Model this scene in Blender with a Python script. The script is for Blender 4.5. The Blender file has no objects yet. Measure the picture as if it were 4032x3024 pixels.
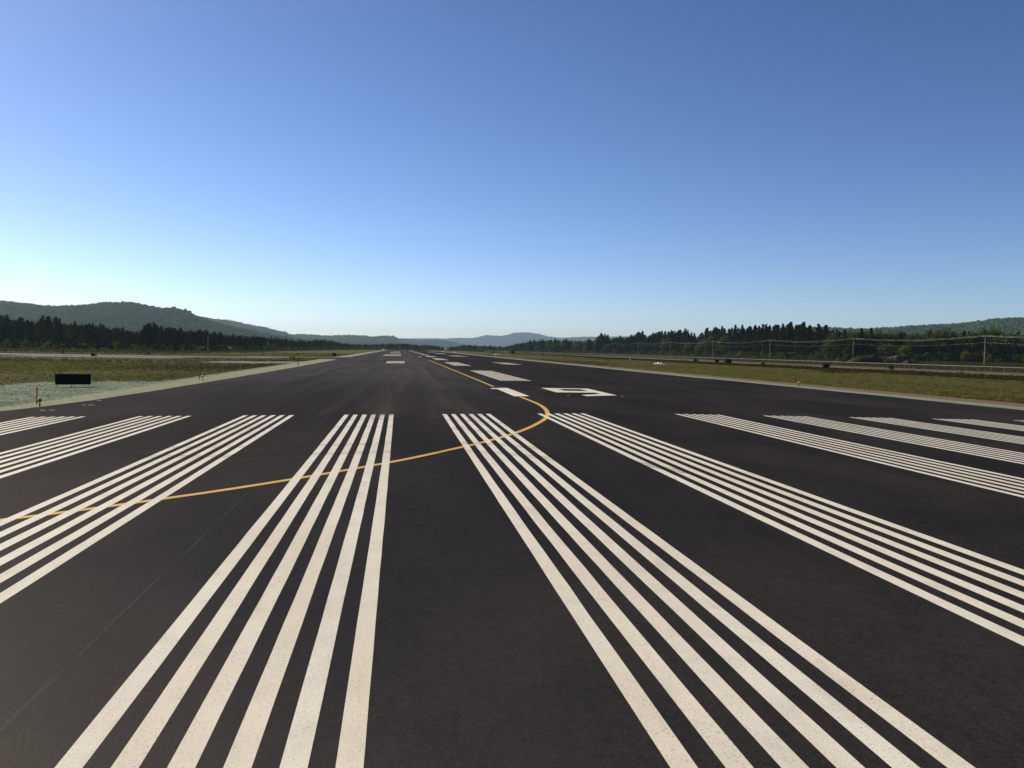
import bpy, math, random
import numpy as np
random.seed(7); rng = np.random.default_rng(7)
C = bpy.context.scene.collection
R = math.radians

# ------------------------------------------------------------------ camera and survey
F, PI_, YA, RO, H, CX = 3313.65, .04089, .13356, .01627, 2.30756, -8.58289
fw = np.array([math.sin(YA)*math.cos(PI_), math.cos(YA)*math.cos(PI_), -math.sin(PI_)])
rt = np.array([math.cos(YA), -math.sin(YA), 0.]); up = np.cross(rt, fw)
r2 = rt*math.cos(RO)+up*math.sin(RO); u2 = -rt*math.sin(RO)+up*math.cos(RO)
EYE = np.array([CX, 0, H]); CR = .0124
ZG = -.42                                        # level of the field beside the runway
def ray(u, v): return fw + r2*(u-2016)/F - u2*(v-1512)/F
def hor(u):
    a = ray(u, 0)[2]; b = ray(u, 3000)[2]; return 3000*a/(a-b)
def on_plane(u, v, z=ZG):
    d = ray(u, v); t = (z-H)/d[2]; return EYE + d*t
def on_crown(u, v):
    d = ray(u, v); best = on_plane(u, v, -.3)
    for s in (1, -1):
        den = d[2]+CR*s*d[0]; t = -(H+CR*s*CX)/den
        if t > 0 and (CX+t*d[0])*s >= -1e-6: best = EYE+d*t
    return best
def at_depth(u, v, D): return EYE + ray(u, v)*D
def ground_at(u, D, z=ZG):
    p = at_depth(u, hor(u), D); return (p[0], p[1], z)
def gz(x):
    a = abs(x)
    if a < 22.6: return -CR*a
    if a < 31: return -.28 + (ZG+.28)*(a-22.6)/8.4
    return ZG

cam = bpy.data.cameras.new('camera'); co = bpy.data.objects.new('camera', cam); C.objects.link(co)
from mathutils import Matrix, Vector
M = Matrix(((r2[0], u2[0], -fw[0], EYE[0]), (r2[1], u2[1], -fw[1], EYE[1]), (r2[2], u2[2], -fw[2], EYE[2]), (0, 0, 0, 1)))
co.matrix_world = M
cam.sensor_fit = 'HORIZONTAL'; cam.sensor_width = 36; cam.lens = F/4032*36; cam.clip_start = .1; cam.clip_end = 60000
bpy.context.scene.camera = co

# ------------------------------------------------------------------ light
SUN_AZ, SUN_EL = -48, 33                           # degrees clockwise from +Y, elevation
sc = bpy.context.scene
w = bpy.data.worlds.new('World'); sc.world = w; w.use_nodes = True
nt = w.node_tree; nt.nodes.clear()
sky = nt.nodes.new('ShaderNodeTexSky'); sky.sky_type = 'NISHITA'; sky.sun_disc = False
sky.sun_elevation = R(SUN_EL); sky.sun_rotation = R(SUN_AZ % 360)
sky.altitude = 200; sky.air_density = .7; sky.dust_density = .3; sky.ozone_density = 3.0
bg = nt.nodes.new('ShaderNodeBackground'); bg.inputs[1].default_value = .086
wo = nt.nodes.new('ShaderNodeOutputWorld')
hs = nt.nodes.new('ShaderNodeHueSaturation'); hs.inputs['Saturation'].default_value = 1.06; hs.inputs['Value'].default_value = 1.0
gm = nt.nodes.new('ShaderNodeGamma'); gm.inputs[1].default_value = 1.27; nt.links.new(sky.outputs[0], gm.inputs[0]); nt.links.new(gm.outputs[0], hs.inputs['Color']); tn = nt.nodes.new('ShaderNodeMix'); tn.data_type = 'RGBA'; tn.blend_type = 'MULTIPLY'; tn.inputs[0].default_value = 1; tn.inputs[7].default_value = (.93, .84, .83, 1)
nt.links.new(hs.outputs[0], tn.inputs[6]); nt.links.new(tn.outputs[2], bg.inputs[0]); nt.links.new(bg.outputs[0], wo.inputs[0])
sl = bpy.data.lights.new('sun', 'SUN'); sl.energy = 4.5; sl.angle = R(.5); sl.color = (1, .90, .70)
so = bpy.data.objects.new('sun', sl); C.objects.link(so)
sd = Vector((math.sin(R(SUN_AZ))*math.cos(R(SUN_EL)), math.cos(R(SUN_AZ))*math.cos(R(SUN_EL)), math.sin(R(SUN_EL))))
so.rotation_euler = sd.to_track_quat('Z', 'Y').to_euler(); so.location = (0, 0, 100)
sc.view_settings.view_transform = 'Standard'; sc.view_settings.look = 'None'
sc.view_settings.exposure = .12; sc.view_settings.gamma = 1

# ------------------------------------------------------------------ material helpers
class NB:
    def __init__(s, name):
        s.m = bpy.data.materials.new(name); s.m.use_nodes = True
        s.t = s.m.node_tree; s.t.nodes.clear(); s.o = s.n('ShaderNodeOutputMaterial')
    def n(s, k, **kw):
        x = s.t.nodes.new(k)
        for a, b in kw.items(): setattr(x, a, b)
        return x
    def put(s, sock, v):
        if isinstance(v, bpy.types.NodeSocket): s.t.links.new(v, sock)
        elif isinstance(v, (tuple, list)) and len(v) == 3 and sock.type == 'RGBA': sock.default_value = (*v, 1)
        else: sock.default_value = v
    def math(s, op, a, b=0., c=None, clamp=False):
        x = s.n('ShaderNodeMath', operation=op); x.use_clamp = clamp
        s.put(x.inputs[0], a); s.put(x.inputs[1], b)
        if c is not None: s.put(x.inputs[2], c)
        return x.outputs[0]
    def mix(s, f, a, b, blend='MIX'):
        x = s.n('ShaderNodeMix', data_type='RGBA', blend_type=blend)
        s.put(x.inputs[0], f); s.put(x.inputs[6], a); s.put(x.inputs[7], b); return x.outputs[2]
    def pos(s): return s.n('ShaderNodeNewGeometry').outputs['Position']
    def xyz(s, v):
        x = s.n('ShaderNodeSeparateXYZ'); s.put(x.inputs[0], v); return x.outputs
    def scale(s, v, sc_, loc=(0, 0, 0)):
        x = s.n('ShaderNodeMapping'); s.put(x.inputs[0], v); x.inputs['Scale'].default_value = sc_; x.inputs['Location'].default_value = loc
        return x.outputs[0]
    def noise(s, v, sc_, det=3, rough=.55, dist=0.):
        x = s.n('ShaderNodeTexNoise'); s.put(x.inputs['Vector'], v); x.inputs['Scale'].default_value = sc_
        x.inputs['Detail'].default_value = det; x.inputs['Roughness'].default_value = rough; x.inputs['Distortion'].default_value = dist
        return x.outputs[0]
    def ss(s, v, a, b, lo=0., hi=1.):            # smoothstep
        x = s.n('ShaderNodeMapRange', interpolation_type='SMOOTHSTEP')
        s.put(x.inputs[0], v); x.inputs[1].default_value = a; x.inputs[2].default_value = b
        x.inputs[3].default_value = lo; x.inputs[4].default_value = hi; return x.outputs[0]
    def band(s, v, a, b, e):                      # 1 between a and b, edge softness e
        return s.math('MULTIPLY', s.ss(v, a-e, a+e), s.ss(v, b-e, b+e, 1., 0.))
    def bsdf(s, col, rough=.8, spec=.3, bump=None, bs=.5, bd=.02, metal=0., **kw):
        p = s.n('ShaderNodeBsdfPrincipled'); s.put(p.inputs['Base Color'], col); s.put(p.inputs['Roughness'], rough)
        s.put(p.inputs['Specular IOR Level'], spec); s.put(p.inputs['Metallic'], metal)
        if bump is not None:
            b = s.n('ShaderNodeBump'); s.put(b.inputs['Height'], bump); b.inputs['Strength'].default_value = bs
            b.inputs['Distance'].default_value = bd; s.put(p.inputs['Normal'], b.outputs[0])
        return p.outputs[0]
    def done(s, sh): s.t.links.new(sh, s.o.inputs[0]); return s.m

def plain(name, col, rough=.6, var=.12, scale=6., spec=.3, metal=0., bump=0.):
    b = NB(name); p = b.n('ShaderNodeTexCoord').outputs['Object']
    n = b.noise(p, scale, 4); f = b.ss(n, .3, .7)
    c = b.mix(f, tuple(k*(1-var) for k in col), tuple(min(1, k*(1+var)) for k in col))
    return b.done(b.bsdf(c, rough, spec, n if bump else None, bump, .01, metal))

def leafmat(name, a, bcol, trans=.35, yellow=None):
    b = NB(name); p = b.pos()
    oi = b.n('ShaderNodeObjectInfo').outputs['Random']
    n = b.noise(p, .9, 3); f = b.ss(b.math('ADD', n, b.math('MULTIPLY_ADD', oi, .3, -.15)), .35, .65)
    c = b.mix(f, a, bcol)
    if yellow: c = b.mix(b.ss(oi, .78, .95, 0, .55), c, yellow)
    d = b.n('ShaderNodeBsdfDiffuse'); b.put(d.inputs[0], c)
    t = b.n('ShaderNodeBsdfTranslucent'); b.put(t.inputs[0], b.mix(1., c, (1.1, 1.25, .6), 'MULTIPLY'))
    m = b.n('ShaderNodeMixShader'); m.inputs[0].default_value = trans
    b.t.links.new(d.outputs[0], m.inputs[1]); b.t.links.new(t.outputs[0], m.inputs[2])
    return b.done(m.outputs[0])

# asphalt
def asphalt():
    b = NB('asphalt'); p = b.pos(); x, y, z = b.xyz(p)
    st = b.noise(b.scale(p, (.55, .035, 1)), 1., 5, .6, .8)          # long paving lanes
    bl = b.noise(b.scale(p, (.22, .10, 1)), 1., 4, .6)               # blotches
    sm = b.noise(b.scale(p, (1.6, .9, 1), (5, 3, 0)), 1., 4, .62, 1.2)
    c = b.mix(b.ss(st, .35, .68), (.0060, .0052, .0048), (.0200, .0166, .0148))
    c = b.mix(b.ss(bl, .40, .64, 0, .85), c, (.038, .028, .022))
    c = b.mix(b.ss(sm, .46, .68, 0, .6), c, (.0085, .0092, .0078))
    g0 = b.noise(b.scale(p, (1., .8, 1)), 13., 5, .78)
    c = b.mix(b.ss(g0, .46, .70, 0, .75), c, (.042, .034, .029))
    c = b.mix(b.ss(g0, .28, .48, .8, 0), c, (.005, .0045, .004))
    # swept arcs of dust left by vehicles, then the paler left side
    wv = b.noise(b.scale(p, (1.1, .022, 1), (9, 2, 0)), 1., 3, .5, 2.2)
    c = b.mix(b.math('MULTIPLY', b.math('MULTIPLY', b.ss(wv, .56, .70), b.band(x, -16, 3, 3.)), b.ss(y, 30, 55)), c, (.050, .041, .036))
    dust_glare = b.math('MULTIPLY', b.math('MULTIPLY', b.band(x, -26, -2.5, 2.2), b.ss(y, 22, 95)), b.ss(b.noise(b.scale(p, (.45, .03, 1), (2, 8, 0)), 1., 5, .6, 1.2), .22, .66, .25, 1.))  # dust on the left lanes, plus sun-side glare painted into their colour
    c = b.mix(dust_glare, c, (.125, .108, .101))
    c = b.mix(b.math('MULTIPLY', b.ss(b.noise(b.scale(p, (.9, .05, 1), (7, 1, 0)), 1., 5, .65, 1.8), .52, .72, 0, .6), b.ss(y, 12, 40)), c, (.042, .031, .026))
    # aggregate speckle
    g1 = b.noise(p, 110., 2, .6); g2 = b.noise(p, 42., 3, .75)
    c = b.mix(b.ss(g1, .55, .82, 0, .7), c, (.075, .066, .060))
    c = b.mix(b.ss(g2, .34, .54, .8, 0), c, (.005, .0045, .0045))
    v = b.n('ShaderNodeTexVoronoi'); b.put(v.inputs['Vector'], p); v.inputs['Scale'].default_value = 5.
    c = b.mix(b.math('LESS_THAN', v.outputs['Distance'], .022), c, (.22, .19, .17))     # loose light grit
    # construction joint along the lane at x = -11.05
    xw = b.math('ADD', x, b.math('MULTIPLY_ADD', b.noise(b.scale(p, (0, .8, 0)), 1., 4), .05, -.025))
    jn = b.noise(b.scale(p, (1, .5, 1)), 1.1, 4, .7)
    for xc, wd, col, k in ((-11.05, .014, (.060, .053, .049), .75), (-11.0, .010, (.006, .006, .006), .8), (3.6, .03, (.060, .052, .048), .4), (-17.6, .03, (.060, .052, .048), .35)):
        c = b.mix(b.math('MULTIPLY', b.band(xw, xc-wd, xc+wd, wd*.5), b.ss(jn, .36, .60, .12, k)), c, col)
    bump = b.math('ADD', b.math('MULTIPLY', g1, .5), g2)
    r = b.ss(bl, .3, .7, .52, .64)
    bp = b.n('ShaderNodeBump'); b.put(bp.inputs['Height'], bump); bp.inputs['Strength'].default_value = .5; bp.inputs['Distance'].default_value = .004
    d = b.n('ShaderNodeBsdfDiffuse'); b.put(d.inputs[0], c); d.inputs['Roughness'].default_value = .6; b.put(d.inputs['Normal'], bp.outputs[0])
    g = b.n('ShaderNodeBsdfGlossy'); b.put(g.inputs['Color'], (1, .92, .88)); b.put(g.inputs['Roughness'], r); b.put(g.inputs['Normal'], bp.outputs[0])
    m = b.n('ShaderNodeMixShader'); m.inputs[0].default_value = .032; b.t.links.new(d.outputs[0], m.inputs[1]); b.t.links.new(g.outputs[0], m.inputs[2])
    return b.done(m.outputs[0])

def paint(name, col, dirt=(.62, .52, .38), wear=.5):
    b = NB(name); p = b.pos(); oi = b.n('ShaderNodeObjectInfo').outputs['Random']
    c = b.mix(b.ss(b.noise(b.scale(p, (.5, .16, 1)), 1., 4, .6), .42, .75, 0, .5), col, dirt)
    c = b.mix(b.ss(b.noise(p, 2.2, 5, .7), .42, .72, 0, .45), c, tuple(k*.70 for k in col))
    c = b.mix(b.ss(b.noise(b.scale(p, (3., .6, 1), (8, 1, 0)), 1., 5, .7), .50, .72, 0, .35), c, (.50, .42, .31))
    c = b.mix(b.math('MULTIPLY', oi, .22), c, tuple(k*j for k, j in zip(col, (.93, .80, .62))))
    g1 = b.noise(p, 120., 2, .6); g2 = b.noise(p, 55., 3, .7); g3 = b.noise(p, 1.3, 3)
    pit = b.math('MULTIPLY', b.ss(g2, .27, .45, .85, 0.), b.ss(g3, .3, .7, .5, 1.1))
    c = b.mix(pit, c, (.16, .13, .11))
    c = b.mix(b.ss(g1, .30, .44, .5, 0.), c, (.30, .25, .21))
    bump = b.math('ADD', b.math('MULTIPLY', g1, .5), g2)
    return b.done(b.bsdf(c, .62, .3, bump, .4, .004))

def mark():
    b = NB('rubber_mark'); p = b.pos()
    d = b.n('ShaderNodeBsdfDiffuse'); b.put(d.inputs[0], (.05, .046, .044))
    t = b.n('ShaderNodeBsdfTransparent'); m = b.n('ShaderNodeMixShader')
    b.put(m.inputs[0], b.ss(b.noise(p, 3., 4, .7),   .3, .7, .10, .36))
    b.t.links.new(t.outputs[0], m.inputs[1]); b.t.links.new(d.outputs[0], m.inputs[2])
    return b.done(m.outputs[0])

def ground_mat():
    b = NB('field_ground'); p = b.pos()
    x0, y0, z0 = b.xyz(p)
    def wob(sc_, amp, off):
        n = b.noise(b.scale(p, (1, 1, 1), off), sc_, 4, .65); return b.math('MULTIPLY_ADD', n, amp, -amp/2)
    x = b.math('ADD', x0, wob(.55, 2.2, (0, 0, 0))); y = b.math('ADD', y0, wob(.10, 16, (30, 7, 0)))
    xs = b.math('ADD', x0, wob(2.2, .5, (3, 9, 0)))
    big = b.noise(b.scale(p, (.035, .05, 1)), 1., 4, .6); mid = b.noise(p, .45, 4, .65); fine = b.noise(p, 5., 4, .7)
    grass = b.mix(b.ss(mid, .35, .68), (.080, .088, .028), (.165, .150, .048))
    grass = b.mix(b.ss(big, .42, .62, 0, .85), grass, (.105, .075, .040))
    grass = b.mix(b.ss(fine, .46, .70, 0, .6), grass, (.040, .038, .018))
    grass = b.mix(b.ss(b.noise(b.scale(p, (.16, .045, 1), (4, 4, 0)), 1., 4, .6), .46, .64, 0, .75), grass, (.085, .066, .034))
    soil = b.mix(b.ss(mid, .35, .7), (.070, .042, .028), (.145, .092, .060))
    soil = b.mix(b.ss(fine, .52, .7, 0, .7), soil, (.075, .080, .028))
    seed = b.mix(b.ss(mid, .35, .66), (.165, .20, .14), (.28, .315, .22))
    seed = b.mix(b.ss(fine, .52, .76, 0, .5), seed, (.090, .110, .085))
    edge = b.mix(b.ss(fine, .4, .7), (.34, .34, .22), (.24, .245, .165))
    c = grass
    # bare and thin patches of the left field
    c = b.mix(b.math('MULTIPLY', b.ss(b.math('SUBTRACT', y, b.math('MULTIPLY_ADD', x, 2.2, 70.4)), 112, 134, 1, 0), b.ss(mid, .30, .60, .35, .95)), c, soil)
    c = b.mix(b.math('MULTIPLY', b.band(x, -33, -22, 3), b.band(y, 60, 131, 8)), c, (.085, .046, .032))
    c = b.mix(b.math('MULTIPLY', b.band(x, -52, -22, 6), b.band(y0, 151, 181, 3)), c, b.mix(.3, soil, grass))
    c = b.mix(b.math('MULTIPLY', b.band(x, -39, -22, 4), b.band(y0, 156, 172, 2)), c, (.060, .034, .026))
    c = b.mix(b.math('MULTIPLY', b.band(x, -38, -22, 4), b.band(y0, 117, 131, 2)), c, (.085, .045, .032))
    # sprayed seed mulch
    def put(m): 
        nonlocal c; c = b.mix(m, c, seed)
    put(b.band(x, -25.3, -18, .5))
    put(b.math('MULTIPLY', b.band(x, -33.5, -18, .8), b.ss(y, 60, 68, 1, 0)))
    put(b.math('MULTIPLY', b.band(x, -39, -18, 3), b.band(y0, 133, 150, 2.2)))
    put(b.math('MULTIPLY', b.band(x, -46, -18, 4), b.band(y0, 205, 219, 1.5)))
    put(b.math('MULTIPLY', b.band(x, -84, -52, 5), b.band(y0, 170, 188, 1.5)))
    put(b.math('MULTIPLY', b.band(x, -300, -18, 8), b.band(y0, 184.5, 188, .6)))
    c = b.mix(b.band(xs, -24.6, -18, .25), c, edge)
    c = b.mix(b.band(xs, 18, 24.9, .18), c, b.mix(.5, edge, seed))
    pink = b.mix(b.ss(fine, .4, .7), (.23, .155, .115), (.165, .105, .075))
    c = b.mix(b.band(xs, 24.9, 28.0, .35), c, pink)
    # right of the runway: rank growth up to the fence, dirt road behind it
    c = b.mix(b.band(x, 64, 84, 1.5), c, b.mix(b.ss(fine, .4, .7), (.030, .026, .015), (.055, .038, .022)))
    c = b.mix(b.math('MULTIPLY', b.band(x, 84, 104, 2.5), b.ss(mid, .25, .5, .45, 1.)), c, b.mix(b.ss(mid, .4, .6), (.13, .095, .060), (.25, .185, .12)))
    c = b.mix(b.math('MULTIPLY', b.band(x, 93.5, 96.5, .8), b.ss(mid, .3, .5)), c, (.09, .075, .04))
    c = b.mix(b.math('MULTIPLY', b.band(x, 99, 190, 4), .75), c, b.mix(b.ss(mid, .35, .65), (.060, .055, .026), (.115, .088, .045)))
    bump = b.math('ADD', fine, b.math('MULTIPLY', mid, 2.))
    return b.done(b.bsdf(c, .95, .05, bump, .9, .12))

def hill_mat(name, a, bc):
    b = NB(name); p = b.pos()
    n = b.noise(p, .035, 5, .7); n2 = b.noise(p, .004, 4, .6)
    v = b.n('ShaderNodeTexVoronoi'); b.put(v.inputs['Vector'], p); v.inputs['Scale'].default_value = .09
    c = b.mix(b.ss(n, .35, .65), a, bc)
    c = b.mix(b.ss(n2, .4, .65, 0, .5), c, tuple(k*.6 for k in a))
    c = b.mix(b.ss(v.outputs['Distance'], .3, .9, 0, .5), c, (.012, .016, .010))
    return b.done(b.bsdf(c, .95, .05, v.outputs['Distance'], .8, 4.))

MT = dict(asphalt=asphalt(), white=paint('white_paint', (.87, .80, .655)), yellow=paint('yellow_paint', (.80, .44, .045), (.62, .36, .06)),
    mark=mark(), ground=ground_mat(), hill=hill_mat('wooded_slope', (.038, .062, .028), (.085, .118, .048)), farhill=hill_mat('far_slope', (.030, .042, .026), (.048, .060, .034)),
    needle=leafmat('pine_needles', (.013, .022, .009), (.030, .043, .016), .25), leaf=leafmat('broad_leaves', (.045, .074, .020), (.118, .142, .038), .42, (.17, .14, .035)),
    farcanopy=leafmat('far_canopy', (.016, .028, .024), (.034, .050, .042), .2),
    canopy=leafmat('hill_canopy', (.050, .088, .034), (.135, .190, .070), .35),
    bark=plain('bark', (.10, .075, .058), .9, .3, 3.), grass=leafmat('grass_blades', (.080, .095, .028), (.20, .18, .055), .38), brown=leafmat('dead_growth', (.050, .040, .020), (.085, .062, .030), .3),
    seedbl=leafmat('seedling_mulch', (.13, .165, .115), (.235, .27, .19), .2),
    black=plain('black_sign_back', (.006, .006, .006), .75, .1, 3., .1), grey=plain('galvanised_metal', (.42, .42, .41), .5, .12, 8., .4, .4),
    stake=plain('red_stake_paint', (.62, .045, .022), .6, .2, 9.), orange=plain('orange_paint', (.55, .13, .02), .6, .2, 9.), lens=plain('frosted_lens', (.72, .68, .60), .2, .06, 4., .6),
    ysign=plain('yellow_sign_face', (.42, .29, .02), .55, .08, 4.), red=plain('red_panel', (.28, .03, .045), .6, .2, 4.), wood=plain('weathered_pole', (.30, .24, .19), .85, .2, 2.),
    wire=plain('aluminium_wire', (.50, .49, .42), .45, .05, 1., .5, .3), tarp=plain('white_sheeting', (.80, .80, .80), .55, .06, 2., .3, 0., .4), roof=plain('white_roof', (.72, .74, .76), .5, .08, 1.),
    wall=plain('pale_wall', (.35, .33, .30), .8, .12, 1.), postm=plain('dull_fence_post', (.20, .19, .17), .7, .15, 3., .2), pipe=plain('fence_pipe', (.50, .50, .47), .5, .12, 3., .4, .3))

def mound_mat():
    b = NB('piled_earth'); p = b.n('ShaderNodeTexCoord').outputs['Object']; x, y, z = b.xyz(p)
    n = b.noise(p, .9, 5, .7); m = b.noise(p, .25, 4, .6)
    c = b.mix(b.ss(n, .38, .62), (.020, .013, .008), (.066, .044, .028))
    c = b.mix(b.math('MULTIPLY', b.band(b.math('ADD', x, b.math('MULTIPLY_ADD', m, 4., -2.)), 3.0, 6.5, .8), b.ss(n, .35, .5)), c, (.15, .105, .075))
    c = b.mix(b.ss(m, .55, .7, 0, .5), c, (.15, .10, .07))
    return b.done(b.bsdf(c, .95, .05, n, 1., .35))
MT['mound'] = mound_mat()
def mesh_fence():
    b = NB('chain_link'); p = b.pos(); x, y, z = b.xyz(p)
    d = b.n('ShaderNodeBsdfDiffuse'); b.put(d.inputs[0], (.09, .09, .085)); t = b.n('ShaderNodeBsdfTransparent'); m = b.n('ShaderNodeMixShader')
    def dia(s):
        q = b.math('FRACT', b.math('MULTIPLY', b.math('ADD', y, b.math('MULTIPLY', z, s)), 14.))
        return b.math('LESS_THAN', q, .05)
    b.put(m.inputs[0], b.math('MAXIMUM', dia(1.), dia(-1.)))
    b.t.links.new(t.outputs[0], m.inputs[1]); b.t.links.new(d.outputs[0], m.inputs[2])
    return b.done(m.outputs[0])
MT['link'] = mesh_fence()

# ------------------------------------------------------------------ object helpers
def tag(o, label=None, cat=None, group=None, kind=None):
    if label: o['label'] = label
    if cat: o['category'] = cat
    if group: o['group'] = group
    if kind: o['kind'] = kind
    return o
def me_obj(name, me, parent=None):
    o = bpy.data.objects.new(name, me); C.objects.link(o)
    if parent: o.parent = parent
    return o
def empty(name, loc, rz=0):
    o = bpy.data.objects.new(name, None); C.objects.link(o); o.location = loc; o.rotation_euler = (0, 0, rz); o.empty_display_size = .3; return o
class MB:
    def __init__(s): s.v = []; s.f = []; s.mi = []; s.cur = 0
    def add(s, vs, fs):
        b = len(s.v); s.v += [tuple(map(float, p)) for p in vs]; s.f += [tuple(i+b for i in f) for f in fs]; s.mi += [s.cur]*len(fs)
    def box(s, c, d, rz=0., bev=0.):
        hx, hy, hz = d[0]/2, d[1]/2, d[2]/2; k = min(bev, hx*.9, hy*.9)
        if k > 0: ring = [(-hx+k, -hy), (hx-k, -hy), (hx, -hy+k), (hx, hy-k), (hx-k, hy), (-hx+k, hy), (-hx, hy-k), (-hx, -hy+k)]
        else: ring = [(-hx, -hy), (hx, -hy), (hx, hy), (-hx, hy)]
        cr, sr = math.cos(rz), math.sin(rz); n = len(ring)
        vs = [(c[0]+a*cr-b_*sr, c[1]+a*sr+b_*cr, c[2]+z) for z in (-hz, hz) for a, b_ in ring]
        s.add(vs, [tuple(range(n))[::-1], tuple(range(n, 2*n))]+[(i, (i+1) % n, n+(i+1) % n, n+i) for i in range(n)])
    def tube(s, pts, rad, n=8, cap=True):
        pts = [Vector(p) for p in pts]
        if not isinstance(rad, (list, tuple)): rad = [rad]*len(pts)
        vs = []
        for i, p in enumerate(pts):
            d = (pts[min(i+1, len(pts)-1)]-pts[max(i-1, 0)]).normalized()
            a = d.orthogonal().normalized() if abs(d.z) < .9 else Vector((1, 0, 0)); a = (a-d*a.dot(d)).normalized(); b_ = d.cross(a)
            for k in range(n):
                t = 2*math.pi*k/n; vs.append(p+(a*math.cos(t)+b_*math.sin(t))*rad[i])
        fs = [(i*n+k, i*n+(k+1) % n, (i+1)*n+(k+1) % n, (i+1)*n+k) for i in range(len(pts)-1) for k in range(n)]
        if cap: fs += [tuple(range(n))[::-1], tuple(range((len(pts)-1)*n, len(pts)*n))]
        s.add(vs, fs)
    def mesh(s, name, mats, smooth=False):
        me = bpy.data.meshes.new(name); me.from_pydata(s.v, [], s.f)
        for m in (mats if isinstance(mats, (list, tuple)) else [mats]): me.materials.append(m)
        me.polygons.foreach_set('material_index', s.mi)
        if smooth: me.polygons.foreach_set('use_smooth', [True]*len(s.f))
        me.update(); return me
    def build(s, name, mats, parent=None, smooth=False): return me_obj(name, s.mesh(name, mats, smooth), parent)
def np_mesh(name, V, Fq, mats, mi=None, smooth=False):
    me = bpy.data.meshes.new(name); k = Fq.shape[1]
    me.vertices.add(len(V)); me.vertices.foreach_set('co', V.astype(np.float32).ravel())
    me.loops.add(Fq.size); me.loops.foreach_set('vertex_index', Fq.astype(np.int32).ravel())
    me.polygons.add(len(Fq)); me.polygons.foreach_set('loop_start', np.arange(0, Fq.size, k, dtype=np.int32)); me.polygons.foreach_set('loop_total', np.full(len(Fq), k, dtype=np.int32))
    for m in (mats if isinstance(mats, (list, tuple)) else [mats]): me.materials.append(m)
    if mi is not None: me.polygons.foreach_set('material_index', mi.astype(np.int32))
    if smooth: me.polygons.foreach_set('use_smooth', np.ones(len(Fq), dtype=bool))
    me.update(calc_edges=True); me.validate(); return me
def grid_mesh(name, X, Y, Z, mats, smooth=True):
    n, m = X.shape; V = np.stack([X, Y, Z], -1).reshape(-1, 3)
    i = np.arange(n-1)[:, None]*m+np.arange(m-1)[None, :]
    Fq = np.stack([i, i+1, i+m+1, i+m], -1).reshape(-1, 4)
    return np_mesh(name, V, Fq, mats, smooth=smooth)
def fbm(x, y, seed=0, oct_=5, f0=1.):
    r = np.random.default_rng(seed); o = np.zeros_like(x, dtype=float); a = 1.; f = f0
    for _ in range(oct_):
        for _k in range(3):
            t = r.uniform(0, 6.28); p = r.uniform(0, 6.28); q = r.uniform(.7, 1.3)
            o += a*np.sin((x*math.cos(t)+y*math.sin(t))*f*q+p+1.3*np.sin((x*math.sin(t)-y*math.cos(t))*f*q*.6+p*2))/3
        a *= .5; f *= 2.05
    return o

# ------------------------------------------------------------------ ground
xs = sorted(set([0, 21.6, 22.6, 31]+[-21.6, -22.6, -31, -24.0, 24.0]+[s*k for s in (-1, 1) for k in (40, 60, 90, 130, 200, 300, 500, 900, 1600, 3000, 5200, 11000)]))
ys = [-1500, -600, -200, -60, 0, 10, 20, 30, 40, 55, 75, 100, 140, 180, 220, 280, 360, 460, 600, 800, 1100, 1500, 2200, 3200, 5000, 7500, 10200, 14200]
gx, gy = np.meshgrid(xs, ys)
gzv = np.vectorize(gz)(gx) - .03
tag(me_obj('ground', grid_mesh('ground', gx, gy, gzv, MT['ground'])), kind='structure')

# ------------------------------------------------------------------ runway (crowned slab with a lip)
def edgeL(y):
    pts = [(-80, -34), (10, -26.5), (24, -24.3), (33.6, -23.2), (39, -22.2), (58, -21.7), (106, -21.1), (1500, -20.6)]
    for (a, b), (c, d) in zip(pts, pts[1:]):
        if y <= c: return b+(d-b)*(y-a)/(c-a)
    return -20.6
TW0, TW1 = 187., 205.                             # taxiway between these y
def flare(y):                                     # fillets where the taxiway meets the runway
    if y < TW0: t = TW0-y
    elif y > TW1: t = y-TW1
    else: return 1e9
    return max(0., 14.*(1-t/13.))**2/14. if t < 13 else 0.
yy = [-80, -60, -40, -20, -10, 0]+list(range(4, 172, 4))+[172+k*1.25 for k in range(13)]+[206.+k*1.25 for k in range(12)]+list(range(224, 600, 12))+list(range(600, 1260, 40))
yy = sorted(set(yy)); V = []; Fc = []
for y in yy:
    e = edgeL(y)+rng.normal()*.05; fl = flare(y) if not (TW0 <= y <= TW1) else 14.
    ex = e-min(fl, 14.)
    er = 22.1+rng.normal()*.04 - (y > 80)*.5
    row = [(ex-.05, gz(ex)-.06), (ex, gz(ex)), (e+.2, gz(e+.2)), (-11, gz(-11)), (0, 0), (11, gz(11)), (er, gz(er)), (er+.05, gz(er)-.06)]
    V += [(a, y, b) for a, b in row]
n = 8
for i in range(len(yy)-1):
    for k in range(n-1): Fc.append((i*n+k, i*n+k+1, (i+1)*n+k+1, (i+1)*n+k))
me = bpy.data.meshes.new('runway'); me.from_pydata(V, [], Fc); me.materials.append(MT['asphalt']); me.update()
runway = tag(me_obj('runway', me), kind='structure')
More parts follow.
